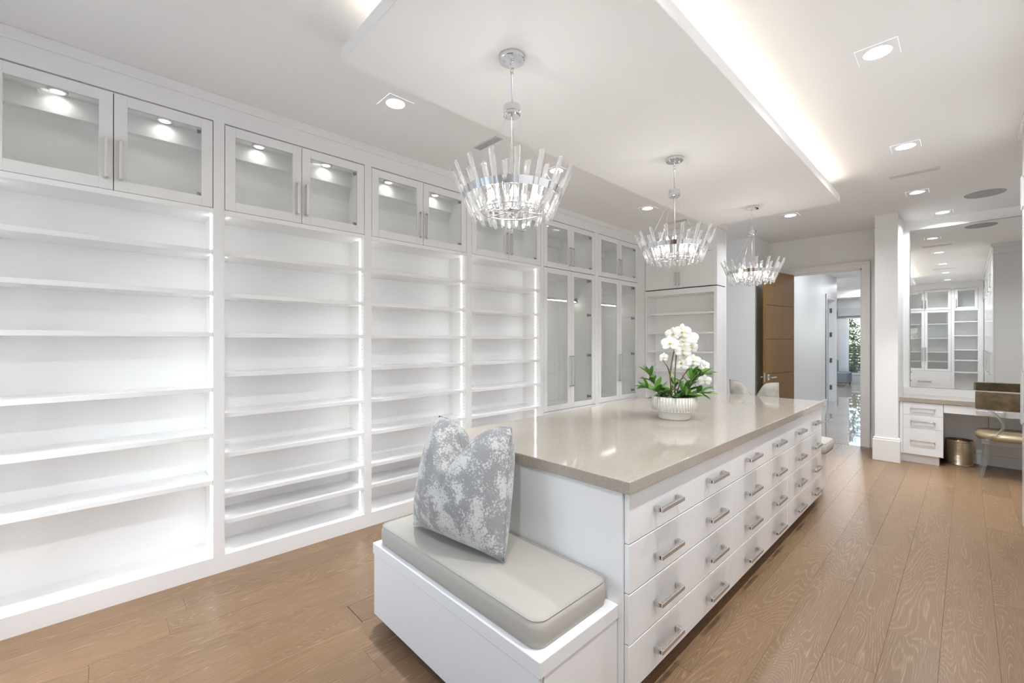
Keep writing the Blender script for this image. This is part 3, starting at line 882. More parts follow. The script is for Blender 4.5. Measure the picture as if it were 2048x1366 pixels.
# ---- benches at both ends
def bench(label, clabel, y0, y1, zt=.425, rz=0., cdx=-.004, cdy=.004):
    x0, x1 = -2.107, -.945
    r = thing('bench', label, 'bench', ((x0+x1)/2, (y0+y1)/2, 0), rz, 'benches built onto the island ends')
    hx, hy = (x1-x0)/2, (y1-y0)/2
    bx('seat_top', (-hx, hx, -hy, hy, zt-.055, zt), LAC, r, bev=.0025)
    bx('bench_box', (-hx+.022, hx-.022, -hy+.020, hy-.002, .062, zt-.055), LAC, r)
    bx('front_panel', (-hx+.006, hx-.006, -hy+.004, -hy+.020, .062, zt-.058), LAC, r, bev=.0015)
    bx('side_panel', (hx-.022, hx-.004, -hy+.024, hy-.002, .062, zt-.058), LAC, r, bev=.0015)
    bx('side_panel', (-hx+.004, -hx+.022, -hy+.024, hy-.002, .062, zt-.058), LAC, r, bev=.0015)
    bx('toe_kick', (-hx+.10, hx-.10, -hy+.09, hy-.02, 0, .062), LAC, r)
    # cushion
    cx, cy, cz = (x0+x1)/2+cdx, (y0+y1)/2+cdy, zt
    bm = bm_new()
    w, d, h, rc = hx-.026, hy-.016, .098, .05
    prof = [(0, .028), (.012, .004), (.30, -.002), (.70, -.002), (.94, .005), (1.0, .024)]
    def outline(inset, n=8):
        pts = []
        rr = max(rc-inset*.3, .02)
        for qx, qy, a0 in ((1, 1, 0), (-1, 1, R90), (-1, -1, PI), (1, -1, 1.5*PI)):
            for k in range(n+1):
                a = a0+R90*k/n
                pts.append((qx*(w-inset-rr)+rr*math.cos(a), qy*(d-inset-rr)+rr*math.sin(a)))
        return pts
    rings = []
    for f, ins in prof:
        rings.append([bm.verts.new((p[0], p[1], f*h)) for p in outline(ins)])
    for k, (ins, dz) in enumerate(((.05, .006), (.11, .009))):
        rings.append([bm.verts.new((p[0], p[1], h+dz)) for p in outline(ins)])
    for a, b in zip(rings, rings[1:]):
        n = len(a)
        for i in range(n): bm.faces.new((a[i], a[(i+1) % n], b[(i+1) % n], b[i]))
    bm.faces.new(rings[0][::-1]); bm.faces.new(rings[-1])
    c = obj('seat_cushion', bm, CUSH, None, (cx, cy, cz), smooth=True)
    tag(c, clabel, 'cushion', 'bench seat cushions')
    bm = bm_new(); pts = [(p[0], p[1], .94*h+.001) for p in outline(.0045)]
    tube(bm, pts+[pts[0]], .0022, 6, cap=False); obj('piping', bm, CUSH, c, smooth=True)
bench('white box bench on the near island end, under the grey pillow', 'thick ivory seat cushion under the grey pillow', 1.030, 1.483)
def bench_far():
    bench('white box bench on the far end of the island by the doorway', 'thick ivory seat cushion on the far bench by the doorway', 4.737, 5.165, rz=PI, cdx=.085, cdy=.022)
bench_far()

# ---- pillows
def pillow_mesh(w, h, T, chop, cin, mat, name, n=30, sharp=.30, seed=1, sag=0.):
    bm = bm_new()
    def pt(s, t, side):
        ex = 1-.075*(1-t*t)
        ez = 1-.05*(1-s*s)
        x = w/2*s*ex
        z = h/2*t*ez
        e = max(0., (1-abs(s)**2.6))*max(0., (1-abs(t)**2.6))
        y = side*T/2*e**.55
        u = (t+1)/2
        dp = chop*math.exp(-(s/sharp)**2)*u**2.2
        z -= dp
        x *= 1-cin*u**2
        z += cin*.25*abs(s)*u*w*.2
        if u > .3:
            y *= 1+.25*(u-.3)*(abs(s) > .15)
            y -= .10*math.exp(-(s/.22)**2)*max(0, u-.45)**1.3*T*(1 if side < 0 else -.6)*4.
        nz = noise.noise(Vector((s*2.1+seed, t*2.1, side*3.)))*.010+noise.noise(Vector((s*5.+seed, t*5., side*3.)))*.004
        y += side*nz*(e**.5)
        z -= sag*(s > .5)*(t < -.6)*0
        return Vector((x, y, z+h/2))
    g = {}
    for side in (-1, 1):
        for i in range(n+1):
            for j in range(n+1):
                s, t = -1+2*i/n, -1+2*j/n
                s = math.copysign(abs(s)**.85, s); t = math.copysign(abs(t)**.85, t)
                edge = i in (0, n) or j in (0, n)
                k = (i, j, 0 if edge else side)
                if k not in g: g[k] = bm.verts.new(pt(s, t, 0 if edge else side))
    def G(i, j, side): return g[(i, j, 0 if (i in (0, n) or j in (0, n)) else side)]
    for side in (-1, 1):
        for i in range(n):
            for j in range(n):
                bm.faces.new((G(i, j, side), G(i+1, j, side), G(i+1, j+1, side), G(i, j+1, side)))
    bmesh.ops.smooth_vert(bm, verts=bm.verts, factor=.25, use_axis_x=True, use_axis_y=True, use_axis_z=True)
    keys = [(i, 0) for i in range(n+1)]+[(n, j) for j in range(1, n+1)]+[(i, n) for i in range(n-1, -1, -1)]+[(0, j) for j in range(n-1, -1, -1)]
    loop = [g[(i, j, 0)].co.copy() for i, j in keys]
    return bm, loop
bm, loop = pillow_mesh(.60, .545, .30, .21, .20, SILVER, 'pillow')
p1 = obj('throw_pillow', bm, SILVER, None, (-1.615, 1.185, .540), (math.radians(-12.5), 0, math.radians(7)), smooth=True)
tag(p1, 'silver grey crushed fabric throw pillow with a chopped top on the near bench', 'pillow')
bm = bm_new(); tube(bm, loop, .0028, 6, cap=False); obj('piping', bm, SILVER, p1, smooth=True)
bm, loop = pillow_mesh(.52, .51, .17, .16, .10, IVORY, 'pillow', seed=5)
p2 = obj('throw_pillow', bm, IVORY, None, (-1.52, 4.945, .540), (math.radians(6), 0, 0), smooth=True)
tag(p2, 'pale ivory patterned throw pillow on the far bench, its two corners peeking over the countertop', 'pillow')
bm = bm_new(); tube(bm, loop, .0028, 6, cap=False); obj('piping', bm, IVORY, p2, smooth=True)

# ------------------------------------------------------------------ orchid arrangement
def orchid():
    root = thing('potted_orchid', 'white orchid with green sprays in a fluted white pot on the island countertop', 'potted plant', (-1.415, 2.925, .920))
    bm = bm_new()
    lathe(bm, [(.098, 0), (.103, .004), (.108, .050), (.118, .056), (.146, .060), (.143, .066), (.143, .150), (.145, .156), (.138, .156), (.134, .146), (.130, .10), (0, .095)], 60)
    pot = obj('pot', bm, POT, root, smooth=False)
    k = 'flute'
    bm = bm_new(); tube(bm, [(0, 0, .064), (0, 0, .152)], [.0062, .0062], 6)
    CACHE[k] = finish('flute', bm, POT, True)
    nf = 44
    for i in range(nf):
        a = 2*PI*i/nf
        put('flute', CACHE[k], pot, (.1465*math.cos(a), .1465*math.sin(a), 0))
    bm = bm_new(); lathe(bm, [(.132, .118), (.10, .140), (.05, .150), (0, .152)], 24); obj('moss', bm, SOIL, root, smooth=True)
    def leaf(L, w, curl, fold=.25, n=5):
        bm = bm_new(); rows = []
        for i in range(n+1):
            u = i/n
            ww = w*math.sin(PI*min(1, u*.93+.07))**.8*(1 if u < .98 else .15)
            x = L*u; z = curl*L*u*u
            rows.append([bm.verts.new((x, -ww/2, z+fold*ww*.5)), bm.verts.new((x, 0, z)), bm.verts.new((x, ww/2, z+fold*ww*.5))])
        for a, b in zip(rows, rows[1:]):
            bm.faces.new((a[0], a[1], b[1], b[0])); bm.faces.new((a[1], a[2], b[2], b[1]))
        return bm
    lm = [finish('leaf', leaf(.098, .034, -.25), LEAF, True), finish('leaf', leaf(.122, .040, -.1), LEAF, True), finish('leaf', leaf(.082, .030, .15), LEAF, True)]
    big = finish('leaf', leaf(.13, .048, -.35), LEAF, True)
    sm = finish('leaf', leaf(.05, .022, .35, .4), SUCC, True)
    rnd = random.Random(4)
    cr = Vector((math.cos(.80684), math.sin(.80684), 0))        # direction the sprays spread along
    cd = Vector((-math.sin(.80684), math.cos(.80684), 0))
    def aim(d, roll=0.):
        d = d.normalized()
        q = d.to_track_quat('X', 'Z'); e = (q.to_matrix() @ Matrix.Rotation(roll, 3, 'X')).to_euler()
        return e
    # sprays
    sprays = [
        [(-.02, .02, .13), (-.09, .03, .19), (-.15, .02, .26), (-.175, .01, .315)],
        [(-.03, -.03, .13), (-.10, -.04, .17), (-.15, -.05, .20), (-.205, -.05, .215)],
        [(.03, -.02, .13), (.08, -.02, .19), (.11, -.02, .25), (.125, -.02, .30)],
        [(.04, .02, .13), (.10, .02, .22), (.15, .01, .28), (.195, .0, .30)],
        [(.03, -.05, .13), (.07, -.08, .16), (.13, -.09, .19), (.16, -.1, .18)],
        [(.0, .05, .13), (.02, .10, .18), (.06, .13, .22)],
    ]
    for sp in sprays:
        pts = [cr*p[0]+cd*p[1]+Vector((0, 0, p[2])) for p in sp]
        bm = bm_new(); tube(bm, pts, [.004]*(len(pts)-1)+[.002], 6); br = obj('branch', bm, STEM, root, smooth=True)
        for i in range(1, len(pts)):
            p = pts[i]; d = (pts[i]-pts[i-1]).normalized()
            m = 6 if i == len(pts)-1 else 4
            for q in range(m):
                ang = 2*PI*q/m+rnd.uniform(-.5, .5)
                side = Vector((math.cos(ang), math.sin(ang), .35+rnd.uniform(-.3, .4)))
                dd = (d*(.9 if i == len(pts)-1 else .45)+side*.7)
                pp = p-d*rnd.uniform(0, .03)
                put('leaf', lm[rnd.randrange(3)], br, pp, aim(dd, rnd.uniform(-.5, .5)))
    for q in range(10):
        a = 2*PI*q/10+rnd.uniform(-.25, .25)
        put('leaf', big, root, (.05*math.cos(a), .05*math.sin(a), .14), aim(Vector((math.cos(a), math.sin(a), rnd.uniform(.25, 1.0))), rnd.uniform(-.3, .3)))
    for q in range(5):
        a = 2*PI*q/5+.4
        c = Vector((.095*math.cos(a), .095*math.sin(a), .142))
        for k2 in range(9):
            b = 2*PI*k2/9+q
            put('leaf', sm, root, c, aim(Vector((math.cos(b), math.sin(b), .5+.6*(k2 % 2)))))
    # flower stems
    def w(x, y, z): return cr*x+cd*y+Vector((0, 0, z))
    stems = [
        [w(-.02, 0, .13), w(-.028, 0, .30), w(-.015, -.01, .42), w(.01, -.02, .55), w(.05, -.03, .58)],
        [w(.005, 0, .13), w(.010, .01, .32), w(.02, .01, .46), w(.06, 0, .55), w(.10, -.01, .52)],
        [w(.02, .02, .13), w(.05, .02, .26), w(.10, .01, .34), w(.17, 0, .34), w(.22, 0, .30)],
        [w(-.028, 0, .30), w(-.05, -.01, .36), w(-.09, -.02, .41)],
    ]
    for s in stems:
        bm = bm_new(); tube(bm, s, [.0042]*(len(s)-1)+[.002], 6); obj('flower_stem', bm, STEM, root, smooth=True)
    def petal(L, wd, n=5):
        bm = bm_new(); rows = []
        for i in range(n+1):
            u = i/n
            ww = wd*math.sin(PI*(.08+.86*u))**.7
            if i == n: ww = wd*.35
            x = L*u; z = .12*L*math.sin(PI*u*.8)
            rows.append([bm.verts.new((x, ww*k/2, z-.10*wd*(k*k))) for k in (-1, -.5, 0, .5, 1)])
        for a, b in zip(rows, rows[1:]):
            for k in range(4): bm.faces.new((a[k], a[k+1], b[k+1], b[k]))
        return bm
    pw = finish('petal', petal(.057, .064), PETAL, True); ps = finish('petal', petal(.054, .038), PETAL, True)
    bm = bm_new()
    lathe(bm, [(.0, 0), (.006, .004), (.008, .010), (.004, .018), (0, .02)], 8)
    lip = finish('lip', bm, YEL, True)
    fl = [w(-.02, -.03, .585), w(.035, -.05, .60), w(-.045, -.04, .52), w(.05, -.04, .535), w(.095, -.03, .56), w(.10, -.045, .495), w(.045, -.035, .475), w(-.085, -.03, .425),
          w(.075, .02, .44), w(.12, -.03, .40), w(.055, .01, .38), w(.16, -.01, .375), w(.21, -.01, .37), w(.205, -.02, .265), w(.015, .03, .555)]
    view = Vector((1.415, -2.925, .42)).normalized()
    for i, c in enumerate(fl):
        d = (view+Vector((rnd.uniform(-.55, .55), rnd.uniform(-.55, .55), rnd.uniform(-.35, .25)))).normalized()
        q = d.to_track_quat('Z', 'Y'); sc = rnd.uniform(.88, 1.1)*(.75 if i in (7, 12, 13) else 1)
        fo = put('flower', lip, root, c, q.to_euler()); fo.scale = (sc, sc, sc)
        for k2, (ang, mesh) in enumerate(((10, pw), (170, pw), (90, ps), (215, ps), (325, ps))):
            put('petal', mesh, fo, (0, 0, 0 if mesh is pw else -.003), (0, -.12, math.radians(ang)))
orchid()

# ------------------------------------------------------------------ chandeliers
def chandelier(y, label, z0=PZ0, lit=True, spin=0.):
    root = thing('chandelier', label, 'chandelier', (-1.503, y, z0), spin, 'crystal chandeliers over the island')
    root.scale = (.982,)*3
    if 'ch_canopy' not in CACHE:
        bm = bm_new(); lathe(bm, [(.060, 0), (.062, -.002), (.062, -.020), (.059, -.023), (0, -.023)], 40)
        for a in (.7, .7+PI): 
            c = (.038*math.cos(a), .038*math.sin(a), -.028); lathe(bm, [(.0045, -.002), (.0045, .006)], 10, c)
        CACHE['ch_canopy'] = finish('canopy', bm, CHROME, False)
        bm = bm_new()
        lathe(bm, [(.010, -.023), (.010, -.030), (.004, -.034)], 14)
        ringloop(bm, .013, .0028, 20, 8, 'x', (0, 0, -.047)); ringloop(bm, .010, .0026, 20, 8, 'y', (0, 0, -.067))
        CACHE['ch_chain'] = finish('chain', bm, CHROME, True)
        bm = bm_new(); lathe(bm, [(.003, -.078), (.009, -.082), (.009, -.090), (.006, -.094), (.006, -.245)], 12)
        CACHE['ch_rod'] = finish('rod', bm, CHROME, True)
        bm = bm_new(); lathe(bm, [(.010, -.238), (.040, -.240), (.042, -.242), (.042, -.272), (.040, -.274), (.040, -.276), (.042, -.278), (.042, -.288), (.036, -.293), (0, -.293)], 36)
        CACHE['ch_hub'] = finish('hub', bm, CHROME, False)
        bm = bm_new(); lathe(bm, [(.0055, -.293), (.0055, -.750), (.011, -.752), (.011, -.762), (.006, -.772), (0, -.774)], 12)
        CACHE['ch_stem'] = finish('stem', bm, CHROME, True)
        # ring band, tilted like the crystals
        bm = bm_new(); n = 72; rows = []
        for (r, z) in ((.226, -.694), (.238, -.662), (.234, -.6615), (.222, -.6935)):
            rows.append([bm.verts.new((r*math.cos(2*PI*i/n), r*math.sin(2*PI*i/n), z)) for i in range(n)])
        for a, b in zip(rows, rows[1:]+rows[:1]):
            for i in range(n): bm.faces.new((a[i], a[(i+1) % n], b[(i+1) % n], b[i]))
        CACHE['ch_ring'] = finish('ring', bm, CHROME, False)
        # lower plate with arms
        bm = bm_new()
        ringloop(bm, .150, .004, 48, 6, 'z', (0, 0, -.752))
        lathe(bm, [(.034, -.742), (.036, -.744), (.036, -.754), (0, -.758)], 20)
        for k in range(6):
            a = 2*PI*k/6
            tube(bm, [(.02*math.cos(a), .02*math.sin(a), -.750), (.150*math.cos(a), .150*math.sin(a), -.752), (.228*math.cos(a+.0), .228*math.sin(a), -.688)], .0035, 6)
        CACHE['ch_plate'] = finish('lamp_arms', bm, CHROME, True)
        bm = bm_new(); lathe(bm, [(.011, -.748), (.011, -.722), (.008, -.719)], 12); CACHE['ch_socket'] = finish('socket', bm, CHROME, True)
        bm = bm_new(); lathe(bm, [(0.004, -.720), (.013, -.712), (.018, -.700), (.017, -.690), (.010, -.674), (.003, -.662), (0, -.660)], 14); CACHE['ch_bulb'] = finish('bulb', bm, BULB, True)
        # crystal prisms (local z along their length)
        for nm, L in (('a', .250), ('b', .200)):
            bm = bm_new()
            w, t = .0128, .0052
            prof = [(-w, t*.3), (-w, -t*.3), (-w*.45, -t*1.3), (w*.45, -t*1.3), (w, -t*.3), (w, t*.3), (w*.45, t*1.3), (-w*.45, t*1.3)]
            lo = [bm.verts.new((x, yv, -L/2+(.006 if abs(x) > w*.8 else 0)+x*.2)) for x, yv in prof]
            hi = [bm.verts.new((x, yv, L/2+x*.35)) for x, yv in prof]
            for i in range(8): bm.faces.new((lo[i], lo[(i+1) % 8], hi[(i+1) % 8], hi[i]))
            bm.faces.new(lo[::-1]); bm.faces.new(hi)
            CACHE['ch_cr'+nm] = finish('crystal', bm, CRYS)
    put('canopy', CACHE['ch_canopy'], root); put('chain', CACHE['ch_chain'], root); put('rod', CACHE['ch_rod'], root)
    put('hub', CACHE['ch_hub'], root); put('stem', CACHE['ch_stem'], root); put('ring', CACHE['ch_ring'], root)
    arms = put('lamp_arms', CACHE['ch_plate'], root)
    if 'ch_wire' not in CACHE:
        bm = bm_new(); tube(bm, [(.024, 0, -.292), (.228, 0, -.668)], .0007, 5); CACHE['ch_wire'] = finish('wire', bm, NICKEL)
    for k in range(4): put('wire', CACHE['ch_wire'], root, (0, 0, 0), (0, 0, PI/4+k*R90))
    ld = bpy.data.lights.get('bulb') or bpy.data.lights.new('bulb', 'POINT')
    ld.energy = P_BULB; ld.shadow_soft_size = .018; ld.color = (1., .96, .91)
    for k in range(6):
        a = 2*PI*k/6+.26
        so = put('socket', CACHE['ch_socket'], root, (.118*math.cos(a), .118*math.sin(a), 0))
        put('bulb', CACHE['ch_bulb'], so)
        if k % 2 == 0: put('lamp', ld, root, (.118*math.cos(a), .118*math.sin(a), -.64))
    n = 32
    for k in range(n):
        a = 2*PI*k/n
        tall = k % 2 == 0
        tl = math.radians(23.5)
        r = .243 if tall else .219
        # centre of prism: on the cone through the ring
        zc = -.682+(.006 if tall else -.012)
        rc = r-(.004 if tall else .006)
        e = (Matrix.Rotation(a, 3, 'Z') @ Matrix.Rotation(tl, 3, 'Y') @ Matrix.Rotation(R90, 3, 'Z')).to_euler()
        put('crystal', CACHE['ch_cra' if tall else 'ch_crb'], root, (rc*math.cos(a), rc*math.sin(a), zc), e)
chandelier(1.440, 'crystal and chrome chandelier nearest the camera', spin=.1)
chandelier(3.112, 'crystal and chrome chandelier hanging in the middle, above the orchid', spin=.25)
chandelier(4.802, 'crystal and chrome chandelier farthest from the camera, near the oak door', spin=.05)

# ------------------------------------------------------------------ recessed downlights
LAB = ['behind the camera above the shelving', 'above the second shelving cabinet', 'above the third shelving cabinet behind the nearest chandelier', 'above the glass wardrobes', 'in front of the short bookcase', 'just past the far edge of the ceiling panel near the doorway',
       'behind the camera above the tall cabinets', 'above the camera', 'large in view on the open side of the ceiling panel', 'between the largest one and the linear vent', 'beyond the linear vent, before the pier', 'in front of the vanity mirror', 'in the vanity niche corner above the chair']
def downlight(x, y, label, power, spread=150):
    if 'dl_plate' not in CACHE:
        bm = bm_new(); n = 32
        sq, ci, c2 = [], [], []
        for i in range(n):
            a = 2*PI*i/n+PI/4
            m = (HS-.0009)/max(abs(math.cos(a)), abs(math.sin(a)))
            sq.append(bm.verts.new((m*math.cos(a), m*math.sin(a), -.001))); ci.append(bm.verts.new((.060*math.cos(a), .060*math.sin(a), -.001)))
            c2.append(bm.verts.new((.048*math.cos(a), .048*math.sin(a), .034)))
        for i in range(n):
            j = (i+1) % n
            bm.faces.new((sq[i], sq[j], ci[j], ci[i])); bm.faces.new((ci[i], ci[j], c2[j], c2[i]))
        up = [bm.verts.new((v.co.x, v.co.y, .034)) for v in sq]
        for i in range(n): bm.faces.new((sq[i], sq[(i+1) % n], up[(i+1) % n], up[i]))
        CACHE['dl_plate'] = finish('trim_plate', bm, CEIL)
        bm = bm_new(); box(bm, -HS, HS, -HS, HS, .034, .09); CACHE['dl_can'] = finish('housing', bm, CEIL)
        bm = bm_new(); lathe(bm, [(0, .018), (.038, .019), (.042, .021), (.042, .026), (0, .028)], 28); CACHE['dl_disc'] = finish('lens', bm, DISC, True)
    r = thing('downlight', label, 'ceiling light', (x, y, H), 0, 'recessed ceiling downlights')
    put('trim_plate', CACHE['dl_plate'], r); put('housing', CACHE['dl_can'], r); put('lens', CACHE['dl_disc'], r)
    key = 'down_%g_%g' % (power, spread)
    ld = bpy.data.lights.get(key) or bpy.data.lights.new(key, 'AREA')
    ld.shape = 'DISK'; ld.size = .08; ld.energy = power; ld.color = (.92, .96, 1.); ld.spread = math.radians(spread)
    put('lamp', ld, r, (0, 0, .015))
for (x, y), l in zip(LIGHTS, LAB):
    downlight(x, y, 'square recessed downlight '+l, P_DOWN*(.62 if y > 6.5 else .31 if x < -2. else .5 if x > -1. and y > 5.5 else .6 if y > 5.5 else 1.), 48 if x < -2. else 62 if x > -1. and 5.5 < y < 6.5 else 150)
# corridor lights, round and small
def round_light(x, y, label, power=17):
    if 'rl' not in CACHE:
        bm = bm_new(); lathe(bm, [(.045, -.004), (.062, -.003), (.064, 0), (.045, 0)], 24); CACHE['rl'] = finish('trim_ring', bm, CEIL)
        bm = bm_new(); lathe(bm, [(0, -.003), (.045, -.003), (.045, 0)], 24); CACHE['rl2'] = finish('lens', bm, DISC)
    r = thing('downlight', label, 'ceiling light', (x, y, H), 0, 'round downlights beyond the doorway')
    put('trim_ring', CACHE['rl'], r); put('lens', CACHE['rl2'], r)
    ld = bpy.data.lights.get('round') or bpy.data.lights.new('round', 'AREA')
    ld.shape = 'DISK'; ld.size = .09; ld.energy = power; ld.color = (.95, .98, 1.)
    put('lamp', ld, r, (0, 0, -.006))
for (x, y, l) in ((-1.2, 9.6, 'first round downlight inside the corridor'), (-1.2, 11.6, 'second round downlight inside the corridor'), (-2.27, 13.9, 'round downlight just past the corridor end'), (-2.10, 14.9, 'round downlight in the middle of the room beyond'), (-2.0, 16.0, 'round downlight before the beam in the room beyond'), (-2.6, 18.2, 'round downlight by the garden window')):
    round_light(x, y, l)

# ---- vents and speaker
def vent(cx, cy, lx, ly, label, nslot):
    r = thing('air_vent', label, 'air vent', (cx, cy, H), 0, 'linear ceiling vents')
    bm = bm_new()
    fr = .006
    box(bm, -lx/2, lx/2, -ly/2, -ly/2+fr, -.004, 0); box(bm, -lx/2, lx/2, ly/2-fr, ly/2, -.004, 0)
    box(bm, -lx/2, -lx/2+fr, -ly/2, ly/2, -.004, 0); box(bm, lx/2-fr, lx/2, -ly/2, ly/2, -.004, 0)
    obj('vent_frame', bm, GRILLE, r)
    bx('backing', (-lx/2+fr, lx/2-fr, -ly/2+fr, ly/2-fr, -.001, -.0004), SLOT, r)
    pitch = (ly-2*fr)/nslot
    for k in range(nslot):
        yy = -ly/2+fr+k*pitch
        bx('slat', (-lx/2+fr, lx/2-fr, 0, pitch*.5, -.004, -.001), GRILLE, r, loc=(0, yy, 0))
vent(-2.585, 2.212, .27, .075, 'short slotted ceiling vent above the shelving, beside the nearest chandelier', 5)
vent(-.335, 5.42, .34, .10, 'long linear ceiling vent on the open side toward the vanity', 6)
vent(-.335, 2.2, .34, .10, 'long linear ceiling vent above the walkway before the vanity', 6)
vent(-2.60, 5.42, .30, .07, 'short slotted ceiling vent above the glass wardrobes', 5)
bm = bm_new(); lathe(bm, [(0, -.006), (.148, -.006), (.152, -.003), (.152, 0)], 48)
sp = obj('ceiling_speaker', bm, GREYG, None, (.13, 6.71, H)); tag(sp, 'round grey speaker grille in the ceiling before the vanity mirror', 'speaker')

# ------------------------------------------------------------------ vanity
MX0, MX1, MZ0, MZ1 = -.503, 1.42, .872, 2.884
mr = thing('wall_mirror', 'huge frameless mirror above the vanity countertop', 'mirror', (0, YM, MZ0))
bx('mirror_glass', (MX0, MX1, -.006, 0, 0, MZ1-MZ0), MIRR, mr)
bm = bm_new()
box(bm, MX0-.003, MX0+.001, -.0075, 0, -.003, MZ1-MZ0+.003); box(bm, MX0-.003, MX1, -.0075, 0, MZ1-MZ0-.001, MZ1-MZ0+.003); box(bm, MX0-.003, MX1, -.0075, 0, -.003, .001)
obj('mirror_edge', bm, HINGE, mr, label='thin dark mirror edge')
VY = 7.10
vc = obj('vanity_countertop', box(bm_new(), -.577, 1.44, VY-.012, YM-.002, .727, .780, bev=.002), QUARTZ); tag(vc, 'pale quartz vanity countertop below the mirror', 'countertop')
bs = bx('backsplash', (-.57, 1.44, YM-.014, YM-.001, .780, .868), TRIM); tag(bs, 'low white backsplash between the vanity countertop and the mirror', 'backsplash')
def pedestal(x0, x1, label):
    W = x1-x0
    r = thing('vanity_cabinet', label, 'cabinet', (x0, VY, 0), -R90, 'vanity drawer pedestals')
    bx('carcass', (-.50, -.021, -.03, W, .10, .727), LAC, r)
    bx('filler', (-.021, -.002, -.03, -.002, .10, .726), LAC, r)
    bx('toe_kick', (-.48, -.035, -.03, W-.035, 0, .10), LAC, r)
    for z0, z1 in ((.103, .413), (.416, .571), (.574, .724)):
        dk = ('vd', round(W, 3), round(z1-z0, 3))
        if dk not in CACHE: CACHE[dk] = finish('drawer', box(bm_new(), -.020, 0, .001, W-.001, 0, z1-z0, bev=.0015), LAC)
        d = put('drawer', CACHE[dk], r, (0, 0, z0))
        handle_h(d, W/2, (z1-z0)*.54, .215, 0, .026, .010)
pedestal(-.537, -.188, 'white vanity cabinet of three drawers beside the pier')
pedestal(1.06, 1.41, 'white vanity cabinet of three drawers behind the acrylic chair')
va = thing('vanity_apron', 'shallow white vanity drawer unit over the knee space, behind the acrylic chair', 'drawer unit', (-.186, VY, .628), -R90)
bx('drawer_box', (-.45, -.021, .003, 1.212, .012, .098), LAC, va)
fr = bx('drawer_front', (-.020, 0, .001, .70, 0, .096), LAC, va, bev=.0015); handle_h(fr, .363, .055, .215, 0, .026, .010)
fr = bx('drawer_front', (-.020, 0, .703, 1.214, 0, .096), LAC, va, bev=.0015); handle_h(fr, .97, .055, .215, 0, .026, .010)
kp = thing('knee_panel', 'white panelled back of the vanity knee space', 'panel', (-.188, 7.59, 0), -R90)
for a, b in ((.0, .362), (.366, .80), (.804, 1.212)): bx('panel_board', (0, .016, a, b, .125, .727), LAC, kp, bev=.001)
bx('base_board', (0, .022, 0, 1.212, 0, .122), LAC, kp, bev=.001)

# wastebasket
def bin_():
    bm = bm_new(); prof = [(0, 0), (.130, 0), (.136, .006)]
    n = 18
    for k in range(n):
        z = .012+k*(.285-.02)/n
        rr = .134+.004*math.sin(PI*(z/.3))
        prof += [(rr, z), (rr+.0045, z+.005), (rr, z+.009)]
    prof += [(.139, .292), (.137, .295), (.132, .293), (.128, .02), (0, .015)]
    lathe(bm, [(r*.87, z) for r, z in prof], 40)
    o = obj('wastebasket', bm, GOLD, None, (-.062, 7.42, 0), smooth=False)
    tag(o, 'ribbed champagne gold wastebasket under the vanity', 'wastebasket')
bin_()

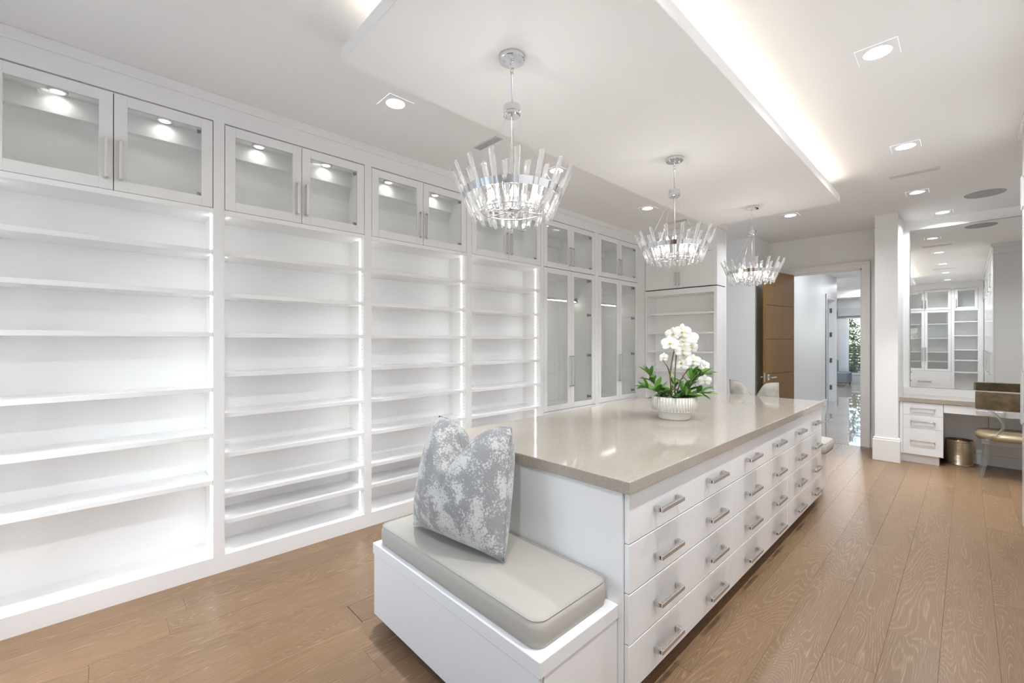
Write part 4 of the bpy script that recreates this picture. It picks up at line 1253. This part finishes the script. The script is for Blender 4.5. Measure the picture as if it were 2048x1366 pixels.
# acrylic chair
def chair():
    r = thing('vanity_chair', 'clear acrylic chair with bronze seat and backrest facing the vanity', 'chair', (.365, 7.135, 0))
    # seat pad: rounded, x -.29...29, y -.25...+.27
    def rounded(w, d, rc, n=8):
        pts = []
        for qx, qy, a0 in ((1, 1, 0), (-1, 1, R90), (-1, -1, PI), (1, -1, 1.5*PI)):
            for k in range(n+1):
                a = a0+R90*k/n; pts.append((qx*(w-rc)+rc*math.cos(a), qy*(d-rc)+rc*math.sin(a)))
        return pts
    def pad(levels, rc, mat, nm):
        bm = bm_new(); rings = []
        for w, d, z in levels: rings.append([bm.verts.new((p[0], p[1], z)) for p in rounded(w, d, min(rc, w*.95, d*.95))])
        for a, b in zip(rings, rings[1:]):
            n = len(a)
            for i in range(n): bm.faces.new((a[i], a[(i+1) % n], b[(i+1) % n], b[i]))
        bm.faces.new(rings[0][::-1]); bm.faces.new(rings[-1])
        return obj(nm, bm, mat, r, smooth=True)
    pad([(.275, .265, .400), (.294, .290, .406), (.300, .298, .430), (.298, .296, .452), (.285, .280, .468), (.23, .22, .476), (.12, .1, .478)], .22, SEATG, 'seat')
    bm = bm_new(); rings = []
    for w, d, z in ((.265, .255, .352), (.284, .277, .355), (.284, .277, .400), (.265, .255, .400)):
        rings.append([bm.verts.new((p[0], p[1], z)) for p in rounded(w, d, .18)])
    for a, b in zip(rings, rings[1:]+rings[:1]):
        n = len(a)
        for i in range(n): bm.faces.new((a[i], a[(i+1) % n], b[(i+1) % n], b[i]))
    obj('seat_frame', bm, ACRY, r)
    # sabre legs
    def leg(sx, sy):
        bm = bm_new(); rows = []
        for k in range(7):
            u = k/6; z = .355*(1-u)
            off = .055*(u**1.8)
            x = sx*(.212+.045*u**1.8); y = sy*(.185+off); hw = .021-.006*u
            rows.append([bm.verts.new((x-hw, y-hw, z)), bm.verts.new((x+hw, y-hw, z)), bm.verts.new((x+hw, y+hw, z)), bm.verts.new((x-hw, y+hw, z))])
        for a, b in zip(rows, rows[1:]):
            for i in range(4): bm.faces.new((a[i], a[(i+1) % 4], b[(i+1) % 4], b[i]))
        bm.faces.new(rows[0][::-1]); bm.faces.new(rows[-1])
        obj('leg', bm, ACRY, r)
    for sx in (-1, 1):
        for sy in (-1, 1): leg(sx, sy)
    # curved back
    bm = bm_new(); n = 20; rows = []
    Rb, half = .62, .285
    for k in range(n+1):
        a = -math.asin(half/Rb)+2*math.asin(half/Rb)*k/n
        row = []
        for rr, z in ((Rb, .735), (Rb+.018, .728), (Rb+.036, .735), (Rb+.040, .83), (Rb+.036, .918), (Rb+.018, .926), (Rb, .918), (Rb-.005, .83)):
            row.append(bm.verts.new((rr*math.sin(a), -.262+Rb*.935-rr*math.cos(a), z)))
        rows.append(row)
    for a, b in zip(rows, rows[1:]):
        for i in range(8): bm.faces.new((a[i], a[(i+1) % 8], b[(i+1) % 8], b[i]))
    bm.faces.new(rows[0][::-1]); bm.faces.new(rows[-1])
    obj('backrest', bm, BRONZE, r, smooth=False)
    # acrylic loop carrying the back
    for sx in (-1, 1):
        bm = bm_new(); pts = []
        for k in range(13):
            u = k/12; pts.append((sx*(.225-.125*math.sin(PI*u)), -.275-.01*math.sin(PI*u), .40+.345*u))
        tube(bm, pts, .011, 8); obj('back_support', bm, ACRY, r, smooth=True)
        bm = bm_new(); box(bm, sx*.225-.03, sx*.225+.03, -.30, -.25, .362, .412, bev=.004); obj('back_bracket', bm, ACRY, r)
chair()
